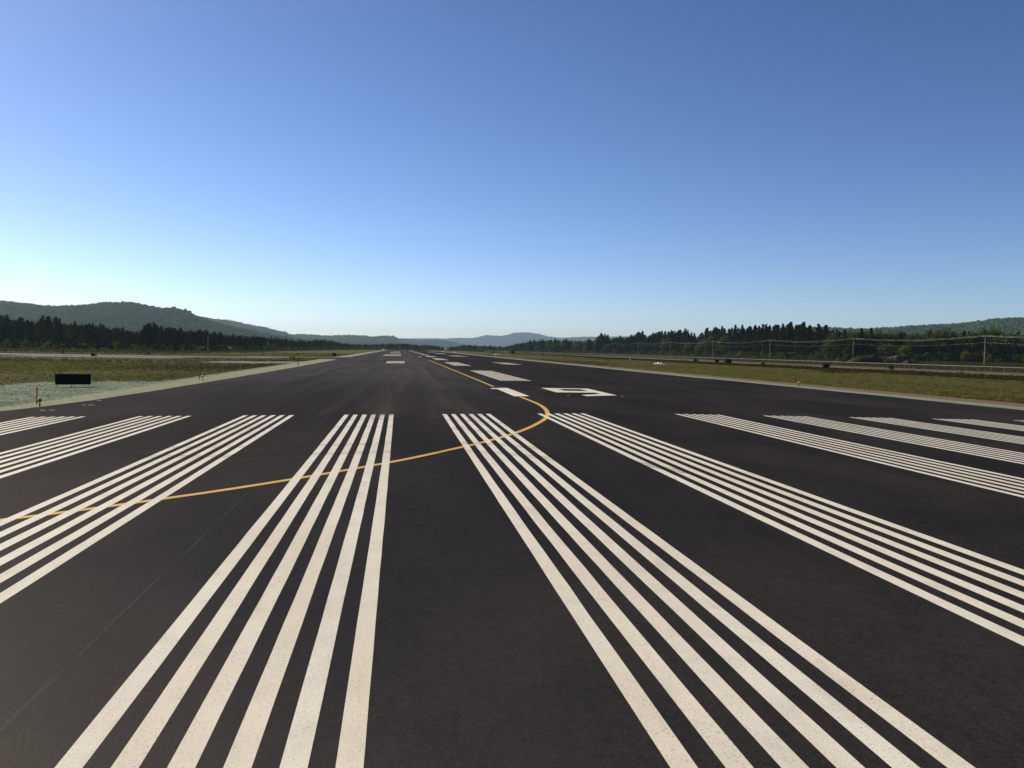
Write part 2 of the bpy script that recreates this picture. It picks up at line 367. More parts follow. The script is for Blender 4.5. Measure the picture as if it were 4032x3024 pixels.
# taxiway
mb = MB()
tx = [-1200, -800, -500, -300, -200, -150, -120, -90, -70, -50, -36.5]
vs = []
for x in tx:
    vs += [(x, TW0-.05, ZG-.06), (x, TW0, ZG+.012), (x, TW1, ZG+.012), (x, TW1+.05, ZG-.06)]
mb.add(vs, [(i*4+k, (i+1)*4+k, (i+1)*4+k+1, i*4+k+1) for i in range(len(tx)-1) for k in range(3)])
def taxi_mat():
    b = NB('taxiway_asphalt'); p = b.pos(); n_ = b.noise(p, .3, 5, .6); g = b.noise(p, 30., 2)
    c = b.mix(b.ss(n_, .35, .65), (.066, .061, .058), (.095, .088, .083)); return b.done(b.bsdf(c, .6, .4, g, .5, .006))
MT['taxi'] = taxi_mat()
tag(mb.build('taxiway', MT['taxi']), kind='structure')

# painted markings: sheets on the crowned surface, each stripe its own part of the runway
def sheet(name, x0, x1, y0, y1, mat, dz=.004, step=1.5, jit=.0016, lab=None):
    n_ = max(1, int((y1-y0)/step)); v = []; f = []
    mid = [0.] if x0 < 0 < x1 else []
    for i in range(n_+1):
        y = y0+(y1-y0)*i/n_; row = [x0+random.gauss(0, jit)]+mid+[x1+random.gauss(0, jit)]
        v += [(a, y, gz(a)+dz) for a in row]
    k = 2+len(mid)
    for i in range(n_):
        for j in range(k-1): f.append((i*k+j, i*k+j+1, (i+1)*k+j+1, (i+1)*k+j))
    m = bpy.data.meshes.new(name); m.from_pydata(v, [], f); m.materials.append(mat); m.update()
    o = me_obj(name, m, runway)
    if lab: o['label'] = lab
    return o
U = 1.7526; st = U/11
for g in range(12):
    x0 = (-U-(5-g)*2*U-U) if g < 6 else (U+(g-6)*2*U)
    for k in range(6):
        sheet('threshold_stripe', x0+2*k*st, x0+(2*k+1)*st, -15.06+random.uniform(-.03, .03), 30.66+random.uniform(-.03, .03), MT['white'], .0018, .8)
for i in range(13):
    y0 = 62+i*53.2; 
    for k in range(8):
        a = -1.05+k*.300; sheet('centreline_stripe', a, a+.168, y0, y0+28, MT['white'], .0018, 4.)
def bars(xa, xb, y0, y1, n_):
    wd = (xb-xa)/(2*n_-1)
    for k in range(n_): sheet('touchdown_bar', xa+2*k*wd, xa+(2*k+1)*wd, y0, y1, MT['white'], .0018, 6., .004)
bars(-10.65, -7.72, 131.8, 153.8, 11); bars(8.35, 11.25, 135.3, 154.6, 12)
bars(-13.45, -8.1, 256, 300.5, 18); bars(8.1, 13.0, 264.5, 300.5, 18)
sheet('touchdown_bar', -12.8, -8.1, 384, 408, MT['white'], .0018, 6.); sheet('touchdown_bar', 8.3, 12.6, 384, 408, MT['white'], .0018, 6.)
sheet('touchdown_bar', -12.6, -8.2, 500, 520, MT['white'], .0018, 6.); sheet('touchdown_bar', 8.4, 12.6, 500, 520, MT['white'], .0018, 6.)
def flat(name, quads, mat, dz=.0018):
    m_ = MB()
    for q in quads: m_.add([(x, y, gz(x)+dz) for x, y in q], [tuple(range(len(q)))])
    return m_.build(name, mat, runway)
flat('numeral_one', [[(-2.84, 41.8), (-2.06, 41.8), (-2.06, 50.75), (-2.84, 50.6)], [(-3.14, 49.35), (-2.84, 49.4), (-2.84, 50.6), (-3.13, 50.4)]], MT['white'])
flat('numeral_nine', [[(0, 45.5), (.88, 47.5), (.88, 49.75), (0.0, 50.6)], [(0, 50.6), (.88, 49.75), (2.35, 50.0), (3.03, 51.1)], [(3.03, 51.1), (2.35, 50.0), (2.28, 44.6), (2.92, 43.6)],
    [(0, 45.5), (2.29, 46.05), (2.31, 47.75), (.88, 47.5)], [(2.92, 43.6), (2.28, 44.6), (.89, 43.2), (.93, 42.1)]], MT['white'])
def ribbon(name, pts, wd, mat, dz, parent=runway, step=.5):
    # smooth centreline, laid on the crown
    P = [Vector((a, b, 0)) for a, b in pts]; Q = []
    for i in range(len(P)-1):
        p0 = P[max(i-1, 0)]; p1 = P[i]; p2 = P[i+1]; p3 = P[min(i+2, len(P)-1)]; k = max(1, int((p2-p1).length/step))
        for j in range(k):
            t = j/k; Q.append(.5*((2*p1)+(-p0+p2)*t+(2*p0-5*p1+4*p2-p3)*t*t+(-p0+3*p1-3*p2+p3)*t*t*t))
    Q.append(P[-1]); v = []; f = []
    for i, q in enumerate(Q):
        d = (Q[min(i+1, len(Q)-1)]-Q[max(i-1, 0)]).normalized(); nn = Vector((-d.y, d.x, 0))*wd/2*random.uniform(.97, 1.03)
        for s in (-1, 1):
            a = q+nn*s; v.append((a.x, a.y, gz(a.x)+dz))
        if i: f.append((2*i-2, 2*i-1, 2*i+1, 2*i))
    m = bpy.data.meshes.new(name); m.from_pydata(v, [], f); m.materials.append(mat); m.update(); return me_obj(name, m, parent)
ribbon('yellow_line', [(-2.86, 169.8), (-2.78, 130), (-2.72, 90), (-2.69, 68), (-2.69, 52.6)], .17, MT['yellow'], .0009, step=4.)
ribbon('yellow_line', [(-2.60, 41.2), (-2.57, 38.6), (-2.59, 36.1), (-2.71, 33.9), (-2.90, 32.1), (-3.10, 30.8), (-3.32, 29.6), (-3.66, 28.2), (-4.2, 26.5), (-4.82, 24.8), (-5.6, 23.0), (-6.45, 21.4),
    (-7.1, 20.35), (-8.05, 18.85), (-8.72, 17.9), (-9.72, 16.65), (-10.49, 15.75), (-11.38, 14.78), (-12.19, 14.0), (-13.2, 13.1), (-14.2, 12.35), (-16.5, 10.9), (-20, 9.2)], .17, MT['yellow'], .0009)
ribbon('yellow_line', [(-2.86, 169.8), (-4.1, 172.5), (-6.5, 177), (-9.5, 183), (-14, 190), (-20, 195)], .12, MT['yellow'], .0009)
sheet('faint_dash', -3.30, -3.12, 212, 237, MT['white'], .0018, 5.)
for (u, v, wd) in ((168, 1615.5, .2), (203, 1615, .17), (358, 1594.7, .25), (330, 1594.9, .12), (2238, 1557.5, .16), (2449, 1560.5, .18), (390, 1577.5, .2)):
    p = on_crown(u, v); sheet('paint_dab', p[0]-wd/2, p[0]+wd/2, p[1]-.06, p[1]+.06, MT['white'], .0018, .1, .01)
for pts in ([(-14.6, 20.9), (-12.2, 20.9), (-10, 21.1), (-8.3, 21.3), (-7, 21.15), (-5.6, 20.2), (-4.2, 18.2), (-3.0, 15.6)], [(-14.6, 19.2), (-12.2, 19.1), (-10, 19.35), (-8.3, 19.6), (-7.0, 19.4), (-5.8, 18.5), (-4.6, 16.8), (-3.6, 14.6)],
            [(-14.3, 25.7), (-12, 25.7), (-10, 25.85), (-8.3, 25.8), (-7, 25.0), (-5.6, 23.4), (-3.8, 21.2)], [(-11, 28.4), (-8, 28.3), (-6, 27.3), (-4.5, 25.6)], [(2.5, 5.2), (1.6, 6.2), (1.0, 7.6), (.9, 9.4)], [(3.1, 5.0), (2.2, 6.1), (1.6, 7.6), (1.5, 9.2)]):
    for o_ in (0, .28):
        ribbon('tyre_mark', [(a+o_*.3, b+o_) for a, b in pts], .13, MT['mark'], .0027)
    
def dustm():
    b = NB('dust_film'); p = b.pos(); d = b.n('ShaderNodeBsdfDiffuse'); b.put(d.inputs[0], (.19, .165, .15))
    t = b.n('ShaderNodeBsdfTransparent'); m = b.n('ShaderNodeMixShader')
    b.put(m.inputs[0], b.ss(b.noise(b.scale(p, (1.1, .05, 1)), 1., 4, .6), .34, .66, .0, .06))
    b.t.links.new(t.outputs[0], m.inputs[1]); b.t.links.new(d.outputs[0], m.inputs[2]); return b.done(m.outputs[0])
MT['dust'] = dustm()
zo = .0032
for P_ in ([(1623, 1426), (1611, 1479), (1579, 1532), (1561, 1591), (1550, 1640)], [(1623, 1450), (1652, 1479), (1682, 1520), (1705, 1561), (1714, 1597), (1716, 1650)], [(1676, 1473), (1723, 1503), (1758, 1538), (1788, 1585), (1800, 1625)],
           [(1588, 1444), (1547, 1503), (1511, 1579), (1470, 1650)], [(1600, 1430), (1565, 1470), (1500, 1540), (1420, 1610)], [(1640, 1440), (1690, 1490), (1745, 1560), (1770, 1610)], [(1610, 1435), (1595, 1480), (1545, 1560), (1510, 1640)], [(1560, 1440), (1480, 1500), (1380, 1570), (1260, 1640)], [(1660, 1455), (1730, 1520), (1830, 1600), (1880, 1660)]):
    W_ = [tuple(on_crown(u, v)[:2]) for u, v in P_]
    for wd in (.80, .50, .24):
        ribbon('dust_streak', W_, wd*random.uniform(.7, 1.1), MT['dust'], zo); zo += .0006

# ------------------------------------------------------------------ airfield furniture
def stake(x, y, h, label, wd=.055, lean=None):
    lean = lean if lean is not None else random.uniform(-.05, .05)
    m_ = MB(); v = []; t = .018
    for z, s in ((-.15, .35), (0, 1), (h*.6, 1), (h, 1)):
        v += [(x+lean*z+a*wd/2*s, y+b*t/2*s, gz(x)-.03+z) for a, b in ((-1, -1), (1, -1), (1, 1), (-1, 1))]
    m_.add(v, [(0, 3, 2, 1), (12, 13, 14, 15)]+[(r*4+k, r*4+(k+1) % 4, (r+1)*4+(k+1) % 4, (r+1)*4+k) for r in range(3) for k in range(4)])
    return tag(m_.build('marker_stake', MT['stake']), label, 'stake', 'painted stakes beside the edge lights')
def lathe(m_, prof, c, n_=12):
    vs = [(c[0]+r*math.cos(2*math.pi*k/n_), c[1]+r*math.sin(2*math.pi*k/n_), c[2]+z) for r, z in prof for k in range(n_)]
    m_.add(vs, [(i*n_+k, i*n_+(k+1) % n_, (i+1)*n_+(k+1) % n_, (i+1)*n_+k) for i in range(len(prof)-1) for k in range(n_)]+[tuple(range(n_))[::-1], tuple(range((len(prof)-1)*n_, len(prof)*n_))])
LIGHT = None
def edge_light(x, y, label):
    global LIGHT
    r = empty('runway_edge_light', (x, y, gz(x)-.03)); tag(r, label, 'edge light', 'low lights along the runway edge')
    if LIGHT is None:
        a = MB(); lathe(a, [(.09, 0), (.09, .02), (.04, .03), (.026, .05), (.026, .24), (.04, .25)], (0, 0, 0))
        b_ = MB(); lathe(b_, [(.035, .24), (.085, .31), (.095, .325), (.095, .345), (.07, .35)], (0, 0, 0))
        c_ = MB(); lathe(c_, [(.07, .35), (.072, .37), (.06, .40), (.035, .42), (.01, .425)], (0, 0, 0))
        LIGHT = (a.mesh('stem', MT['orange'], True), b_.mesh('housing', MT['orange'], True), c_.mesh('lens', MT['lens'], True))
    for nm, m_ in zip(('stem', 'housing', 'lens'), LIGHT): me_obj(nm, m_, r)
    return r
p = on_crown(162, 1604.5)
edge_light(p[0]-.05, p[1], 'orange stemmed edge light nearest the camera, left of the runway beside a red stake')
q_ = on_crown(154, 1589); stake(q_[0]-.09, q_[1], .74, 'tall red stake nearest the camera on the pale green verge, behind an orange light', .05, .02)
p = on_crown(800.5, 1498); edge_light(p[0]-.05, p[1], 'edge light on the left verge beyond the big black sign, second from the camera')
q_ = on_crown(793.5, 1495); stake(q_[0]-.13, q_[1], .60, 'red stake beside the second edge light of the left verge')
p = on_crown(1173, 1438.5); edge_light(p[0]+.05, p[1], 'small edge light just in front of the yellow arrow sign')
stake(p[0]-.12, p[1]+.5, .6, 'slim reddish stake next to the light in front of the yellow arrow sign', .04)
p = on_crown(3142.5, 1522); edge_light(p[0]+.05, p[1], 'edge light nearest the camera on the right verge, beside a bright orange red stake')
stake(p[0]+.16, p[1]+.35, .66, 'bright orange red stake nearest the camera on the right verge', .06, .1)
for i, (u, v) in enumerate(((2425.4, 1451), (2159.5, 1427), (2019.6, 1413), (1935, 1405))):
    p = on_crown(u, v); w_ = ('second', 'third', 'fourth', 'fifth')[i]
    edge_light(22.9, p[1], w_+' edge light from the camera along the right verge of the runway')
    stake(23.3, p[1]+.4, .62, 'red stake at the '+w_+' edge light along the right verge', .05)
for i, (x, y) in enumerate(((-33, 217), (-27.3, 184.3), (-26.9, 209.3), (-23.2, 206.5))):
    l = ('leftmost small light on the far side of the taxiway mouth', 'small light on the near side of the taxiway mouth', 'middle small light on the far side of the taxiway mouth', 'small light at the corner where taxiway and runway edges meet')[i]
    edge_light(x, y, l); stake(x-.3, y+.4, .6, 'thin red stake by the '+l.replace('small ', ''), .04)
for i, y in enumerate((285, 345, 405)):
    edge_light(-21.6, y, ('first', 'second', 'third')[i]+' tiny edge light on the left verge past the small black sign')

def guidance_sign(x, y, wd, hh, leg, label, faces, cat='sign', legx=None, th=.22, ang=None, group=None):
    # panel facing the camera; box body, end caps, frangible legs with feet
    a = ang if ang is not None else math.atan2(-(x-CX), y)
    r = empty('airfield_sign', (x, y, gz(x)-.03), a); tag(r, label, cat, group)
    legx = legx or (-wd/2+.06, wd/2-.06)
    for lx in legx:
        m_ = MB(); m_.box((lx, 0, .012), (.14, .14, .024), 0, .02); m_.tube([(lx, 0, .02), (lx, 0, leg*.5), (lx, 0, leg+.03)], [.028, .022, .028], 8); m_.build('leg', MT['grey'], r)
    m_ = MB(); m_.box((0, 0, leg+hh/2), (wd, th, hh), 0, .03); m_.build('cabinet', MT['black'], r)
    m_ = MB(); m_.box((0, 0, leg+hh+.012), (wd+.03, th+.03, .024), 0, .03); m_.build('top_cap', MT['black'], r)
    for (fx, fwd, key) in faces:
        m_ = MB(); m_.box((fx, -th/2-.006, leg+hh/2), (fwd, .010, hh-.07), 0, .01); m_.build('sign_face', MT[key], r)
    return r
p = on_plane(288, 1524, -.40)
guidance_sign(p[0], p[1], 1.93, .62, .16, 'large blank black airfield sign on four short legs in the pale green verge', [], legx=(-.84, -.10, .06, .86))
p = on_plane(1151, 1425.5)
bs = guidance_sign(p[0], p[1], 1.03, .72, .12, 'yellow sign with black left arrow and letter B beside the taxiway', [(0, .96, 'ysign')])
def text(parent, body, x, z, size, y):
    cu = bpy.data.curves.new('t', 'FONT'); cu.body = body; cu.size = size; cu.align_x = 'CENTER'; cu.extrude = .002; cu.offset = .014
    o = bpy.data.objects.new('t', cu); C.objects.link(o); dg = bpy.context.evaluated_depsgraph_get()
    m_ = bpy.data.meshes.new_from_object(o.evaluated_get(dg)); bpy.data.objects.remove(o)
    m_.transform(Matrix.Rotation(R(90), 4, 'X')); m_.materials.clear(); m_.materials.append(MT['black']); q = me_obj('lettering', m_, parent); q.location = (x, y, z); return q
q = text(bs, 'B', .24, .30, .52, -.124)
m_ = MB(); z = .47; y = -.126
m_.box((-.13, y, z), (.26, .006, .075)); m_.add([(-.40, y-.003, z), (-.22, y-.003, z+.14), (-.22, y-.003, z-.14), (-.40, y+.003, z), (-.22, y+.003, z+.14), (-.22, y+.003, z-.14)], [(0, 2, 1), (3, 4, 5), (0, 1, 4, 3), (1, 2, 5, 4), (2, 0, 3, 5)])
m_.build('arrow', MT['black'], bs)
p = on_plane(1316.5, 1404); guidance_sign(p[0], p[1], 1.0, .80, .12, 'small black sign beyond the taxiway mouth at the left runway edge', [])
def disc_sign(u, v, label):
    p = on_plane(u, v); r = empty('round_marker', (p[0], p[1], ZG-.03), math.atan2(-(p[0]-CX), p[1])); tag(r, label, 'marker', 'round black markers beyond the taxiway')
    for s in (-.12, .12):
        m_ = MB(); m_.tube([(s, 0, 0), (s, 0, .5)], .015, 6); m_.build('leg', MT['grey'], r)
    m_ = MB(); n_ = 18
    ring = [(.23*math.cos(t*2*math.pi/n_), .16*math.sin(t*2*math.pi/n_)) for t in range(n_)]
    m_.add([(a, s*.06, .6+b_) for s in (-1, 1) for a, b_ in ring], [tuple(range(n_)), tuple(range(n_, 2*n_))[::-1]]+[(k, n_+k, n_+(k+1) % n_, (k+1) % n_) for k in range(n_)])
    m_.build('panel', MT['black'], r)
disc_sign(1038, 1402.3, 'round black marker on thin legs, the left one of two beyond the taxiway')
disc_sign(1170, 1403.6, 'round black marker on thin legs just right of the yellow sign, beyond the taxiway')
p = on_plane(370, 1404); guidance_sign(p[0], p[1], 1.05, .58, .10, 'airfield sign half black and half orange on the near side of the taxiway', [(-.26, .48, 'black'), (.26, .48, 'orange')])
p = on_plane(559, 1399); guidance_sign(p[0], 209.5, .95, .60, .05, 'orange sign with black ends on the far side of the taxiway', [(-.05, .62, 'orange')])
p = on_plane(248, 1393); guidance_sign(p[0], p[1], .48, .92, .10, 'narrow upright red board on the far taxiway edge at left', [(0, .46, 'red')], legx=(0,))

# white sheeting lying on the right-hand grass
def tarp(u, v, L, hh, seed, label):
    p = on_plane(u, v); n_, m2 = 56, 22; a = np.linspace(-1, 1, n_)[None, :]*np.ones((m2, 1)); b_ = np.linspace(-1, 1, m2)[:, None]*np.ones((1, n_))
    hgt = hh*np.clip(1-b_**2, 0, 1)**.6*np.clip(1-np.abs(a)**3, 0, 1)*(.38+.5*np.abs(fbm(a*2.6+seed, b_*1.5, seed, 4)))
    hgt *= np.where(a > .25, .40, 1.)*(1-.75*np.exp(-((a-.08)/.1)**2)); hgt += .01
    ed = 1+.12*fbm(a*3, b_*2, seed+3, 3)
    me_ = grid_mesh('white_sheeting', a*L/2, b_*.75*ed, hgt, MT['tarp'])
    o = me_obj('white_sheeting', me_); o.location = (p[0], p[1], ZG-.02); o.rotation_euler = (0, 0, math.atan2(-(p[0]-CX), p[1])); tag(o, label, 'sheeting')
tarp(2598, 1434.3, 2.8, .62, 3, 'crumpled white sheeting on the right grass, nearest and largest')
tarp(1956, 1396.2, 3.2, .6, 9, 'low white sheeting on the right grass beside the far touchdown bar, second nearest')
tarp(1790, 1387.6, 3.6, .7, 14, 'small white sheeting on the far right grass verge, third from the camera')
tarp(1745, 1384.2, 3.6, .7, 21, 'tiny white sheeting at the far right verge, next to last')
tarp(1709, 1382.4, 3.6, .7, 25, 'farthest speck of white sheeting near the end of the runway')

# ------------------------------------------------------------------ fence on the right
fx = 90.; f0, f1 = 96., 1140.
fr = empty('chain_link_fence', (fx, f0, ZG-.03)); tag(fr, 'long low chain link fence with pale top rail right of the runway', 'fence')
ht = 1.17
m_ = MB(); m_.tube([(0, y_-f0, ht) for y_ in np.arange(f0, f1+1, 12)], .026, 6); m_.build('top_rail', MT['pipe'], fr)
pm = MB(); pm.tube([(0, 0, 0), (0, 0, ht-.01)], .028, 8); lathe(pm, [(.04, ht+.02), (.045, ht+.05), (.02, ht+.08)], (0, 0, 0), 8); pm = pm.mesh('post', MT['postm'])
far = MB(); k = 0
for y_ in np.arange(f0, f1, 3.05):
    if k < 96:
        o = me_obj('post', pm, fr); o.location = (0, y_-f0, 0)
    else: far.tube([(0, y_-f0, 0), (0, y_-f0, ht+.03)], .035, 5)
    k += 1
o = far.build('distant_post', MT['postm'], fr); o['kind'] = 'stuff'
m_ = MB(); m_.add([(.02, 0, .04), (.02, f1-f0, .04), (.02, f1-f0, ht), (.02, 0, ht)], [(0, 1, 2, 3)]); m_.build('wire_mesh', MT['link'], fr)
p = on_plane(2481, 1418); m_ = MB(); m_.box((p[0], p[1], ZG+.5), (.12, .12, 1.15), 0, .02); tag(m_.build('white_post', MT['tarp']), 'lone pale post in the grass in front of the fence', 'post')

# ------------------------------------------------------------------ power line
PX = 188.; PY = [178.2+83.5*i for i in range(10)]
top = 10.0
def pole(y, label):
    r = empty('utility_pole', (PX, y, ZG-.05)); tag(r, label, 'utility pole', 'wooden poles of the power line')
    m_ = MB(); lean = random.uniform(-.12, .12); m_.tube([(0, 0, -.3), (lean*.5, 0, top*.5), (lean, 0, top)], [.17, .145, .11], 10); m_.build('pole_shaft', MT['wood'], r)
    m_ = MB(); m_.box((lean, -.14, top-.32), (2.3, .10, .13), 0, .01); m_.build('crossarm', MT['wood'], r)
    for s in (-1.05, 0, 1.05):
        m_ = MB(); lathe(m_, [(.03, 0), (.03, .06), (.07, .08), (.05, .14), (.07, .16), (.04, .22)], (lean+s, -.14, top-.255 if s else top), 8); m_.build('insulator', MT['grey'], r)
for i, y in enumerate(PY):
    names = ('power line pole just outside the right edge', 'nearest utility pole, in front of the trees at far right', 'second utility pole from the right, beside the earth pile', 'third utility pole from the right, before tall dark pines', 'fourth utility pole from the right',
        'fifth utility pole from the right, by light green saplings', 'sixth utility pole from the right, small and half hidden', 'seventh utility pole from the right, nearly lost in the trees', 'eighth utility pole from the right, lost in the trees', 'last utility pole of the line at its far end')
    pole(y, names[i])
PY0 = [PY[0]-83.5]+PY
wn = 0
for (dx, zt, sag, rad, nm) in ((-1.05, top-.05, 1.25, .008, 'left wire on the crossarms of the power line'), (0, top+.2, 1.15, .008, 'top wire on the pole heads of the power line'), (1.05, top-.05, 1.3, .008, 'right wire on the crossarms of the power line'), (0.12, top-2.3, 1.0, .007, 'single lower wire of the power line')):
    pts = []
    for a, b_ in zip(PY0, PY0[1:]):
        for k in range(12):
            t = k/12; pts.append((PX+dx, a+(b_-a)*t, ZG+zt-4*sag*t*(1-t)))
    pts.append((PX+dx, PY0[-1], ZG+zt)); m_ = MB(); m_.tube(pts, rad, 5)
    tag(m_.build('power_wire', MT['wire']), nm, 'wire', 'wires of the power line')

# ------------------------------------------------------------------ earth pile
def mound(u0, u1, D, hh, seed, label, dep=7.):
    a_ = ground_at(u0, D); b_ = ground_at(u1, D); L = math.hypot(b_[0]-a_[0], b_[1]-a_[1]); n_, m2 = 110, 36
    a = np.linspace(-1, 1, n_)[None, :]*np.ones((m2, 1)); b = np.linspace(-1, 1, m2)[:, None]*np.ones((1, n_))
    x = a*L/2; y_ = b*dep/2
    env = np.clip(1-np.abs(a)**5, 0, 1)**.7*np.clip(1-np.abs(b)**2.2, 0, 1)**.8
    z_ = hh*env*(.84+.26*fbm(x*.55, y_*.45, seed, 3))+.34*np.abs(fbm(x*1.3, y_*1.3, seed+1, 4))*env
    me_ = grid_mesh('earth_pile', x, y_, np.maximum(z_, -.02), MT['mound'], False)
    o = me_obj('earth_pile', me_); o.location = ((a_[0]+b_[0])/2, (a_[1]+b_[1])/2, ZG-.03); o.rotation_euler = (0, 0, math.atan2(b_[1]-a_[1], b_[0]-a_[0])); tag(o, label, 'earth pile', 'piles of earth behind the fence')
mound(3335, 3590, 292, 2.9, 4, 'long dark brown bank of dumped earth behind the fence')
mound(3290, 3345, 300, 1.8, 8, 'small earth heap at the left end of the long bank', 5.)
mound(3560, 3608, 284, 1.5, 12, 'low slumped heap at the right end of the long bank', 4.5)

# ------------------------------------------------------------------ foliage
def quads(cen, nrm_r, size, rg, asp=1.):
    """leaf-sized quads at centres cen (N,3)"""
    N = len(cen); d1 = rg.normal(size=(N, 3)); d1 /= np.linalg.norm(d1, axis=1)[:, None]
    d2 = rg.normal(size=(N, 3)); d2 -= (d2*d1).sum(1)[:, None]*d1; d2 /= np.linalg.norm(d2, axis=1)[:, None]
    s = size*rg.uniform(.6, 1.3, (N, 1)); a = d1*s*asp; b = d2*s
    V = np.stack([cen-a-b*.4, cen+a*.2-b, cen+a+b*.3, cen-a*.3+b], 1).reshape(-1, 3); return V, np.arange(4*N).reshape(-1, 4)
def pine_pts(h, rw, rg, full=0.25, dens=1.):
    """clump centres of an irregular pine crown of height h, max radius rw"""
    cs = []; nb = int(52*dens)
    lean = rg.normal(size=2)*.02*h
    gap = rg.uniform(0, 6.28)
    for i in range(nb):
        t = full+(1-full)*(i+rg.uniform(0, 1))/nb
        prof = (1-((t-full)/(1-full)))**.80*(.6+.4*min(1, (t-full)/.18+.2)); prof = max(prof, .07)
        ang = i*2.4+rg.uniform(-.5, .5); L = rw*prof*rg.uniform(.4, 1.4)*(1+.25*math.sin(ang+gap))
        zc = h*t; 
        for f in (.45, 1.):
            cs.append((lean[0]*t+math.cos(ang)*L*f, lean[1]*t+math.sin(ang)*L*f, zc+L*f*rg.uniform(-.05, .28)+rg.normal()*.12))
    cs.append((lean[0], lean[1], h*.985)); cs.append((lean[0], lean[1], h*.95))
    return np.array(cs)
def pine_crown(h, rw, seed, nq=13, size=.25, full=.22, dens=1.):
    rg = np.random.default_rng(seed); c = pine_pts(h, rw, rg, full, dens)
    tt = np.repeat(c[:, 2:3]/h, nq, 0); cen = np.repeat(c, nq, 0)+rg.normal(size=(len(c)*nq, 3))*np.array([.30, .30, .20])*h/13*np.clip(1.4-tt, .35, 1)
    cen[:, 2] = cen[:, 2]-np.abs(np.minimum(0, h*1.02-cen[:, 2]))*1.5; return quads(cen, None, size*h/13, rg)
def broad_crown(h, rw, seed, nq=22, size=.27, base=.12):
    rg = np.random.default_rng(seed); cs = []
    lob = [(rg.normal()*rw*.38, rg.normal()*rw*.38, h*(base+(1-base)*rg.uniform(.25, .80)), rw*rg.uniform(.42, .72)) for _ in range(9)]
    lob.append((0, 0, h*.80, rw*.5))
    for lx, ly, lz, lr in lob:
        for _ in range(9):
            d = rg.normal(size=3); d /= np.linalg.norm(d); r_ = lr*rg.uniform(.65, 1.05); cs.append((lx+d[0]*r_, ly+d[1]*r_, min(lz+d[2]*r_*.9, h*.98)))
    c = np.array(cs); c[:, 2] = np.maximum(c[:, 2], h*.06)
    cen = np.repeat(c, nq, 0)+rg.normal(size=(len(c)*nq, 3))*rw*.13; return quads(cen, None, size*h/12, rg)
def trunk_mb(h, r, seed, limbs=True, frac=.9):
    rg = random.Random(seed); m = MB(); k = 5; pts = [(rg.gauss(0, .01)*h*i/k, rg.gauss(0, .01)*h*i/k, h*frac*i/k-.2) for i in range(k+1)]
    m.tube(pts, [r*(1-.85*i/k) for i in range(k+1)], 7)
    if limbs:
        for i in range(12):
            t = rg.uniform(.2, .85); a = rg.uniform(0, 6.28); L = h*.13*(1.1-t); z = h*frac*t
            m.tube([(0, 0, z), (math.cos(a)*L*.5, math.sin(a)*L*.5, z+L*.15), (math.cos(a)*L, math.sin(a)*L, z+L*.4)], [r*.35*(1-t*.5), r*.2, r*.08], 4)
    return m
PINES = []; BROADS = []
H0 = 13.
for i in range(9):
    V, Fq = pine_crown(H0, (3.0, 3.5, 2.5, 3.3, 2.8, 3.8, 3.1, 2.4, 3.5)[i], 100+i, full=(.06, .12, .2, .05, .15, .08, .25, .05, .1)[i])
    PINES.append((np_mesh('pine_crown', V, Fq, MT['needle']), trunk_mb(H0, .17, 200+i).mesh('pine_trunk', MT['bark'], True), V, Fq))
for i in range(6):
    V, Fq = broad_crown(H0, (3.6, 4.2, 3.2, 3.9, 3.0, 4.4)[i], 300+i)
    BROADS.append((np_mesh('broad_crown', V, Fq, MT['leaf']), trunk_mb(H0, .2, 400+i, True, .75).mesh('broad_trunk', MT['bark'], True), V, Fq))
def interp(tab, u): return float(np.interp(u, [a for a, b in tab], [b for a, b in tab]))
DEP = [(-200, 300), (0, 298), (700, 300), (1016, 406), (1200, 560), (1333, 745), (1500, 960), (1760, 1010), (2027, 960), (2280, 840), (2504, 790), (2636, 715), (2803, 630), (3030, 500), (3260, 425), (3440, 430), (3700, 445), (4300, 450)]
TOP = [(-200, 1238), (0, 1228), (36, 1240), (54, 1258), (72, 1247), (100, 1248), (116, 1266), (140, 1262), (163, 1249), (190, 1246), (217, 1244), (240, 1258), (268, 1268), (311, 1271), (368, 1276), (394, 1277), (452, 1287), (499, 1293), (524, 1305), (560, 1300), (579, 1271), (612, 1272), (622, 1286), (669, 1284), (705, 1293), (770, 1299), (808, 1299), (890, 1312), (953, 1319), (1016, 1322), (1080, 1327), (1143, 1336), (1206, 1339), (1301, 1338), (1333, 1346), (1380, 1352), (1450, 1354), (1506, 1352), (1521, 1351), (1604, 1351), (1642, 1356), (1680, 1356), (1711, 1358), (1746, 1366), (1752, 1374), (1763, 1374), (1768, 1364), (1794, 1360), (1838, 1354), (1870, 1357), (1892, 1357), (1942, 1360), (2000, 1361), (2027, 1350), (2090, 1340), (2160, 1334), (2216, 1333), (2270, 1336), (2311, 1335), (2345, 1333), (2360, 1313), (2391, 1315), (2403, 1334), (2435, 1322), (2460, 1326), (2498, 1307), (2533, 1301), (2546, 1323), (2580, 1299), (2610, 1302), (2655, 1298), (2688, 1294), (2710, 1301), (2735, 1312), (2753, 1314), (2782, 1286), (2822, 1284), (2869, 1287), (2941, 1281), (3028, 1281), (3075, 1275), (3093, 1269), (3115, 1263), (3130, 1277), (3155, 1268), (3191, 1280), (3262, 1279), (3290, 1294), (3320, 1297), (3377, 1290), (3433, 1295), (3482, 1302), (3576, 1302), (3632, 1308), (3680, 1298), (3708, 1290), (3757, 1308), (3802, 1297), (3840, 1306), (3896, 1289), (3952, 1308), (4001, 1302), (4032, 1312), (4300, 1310)]
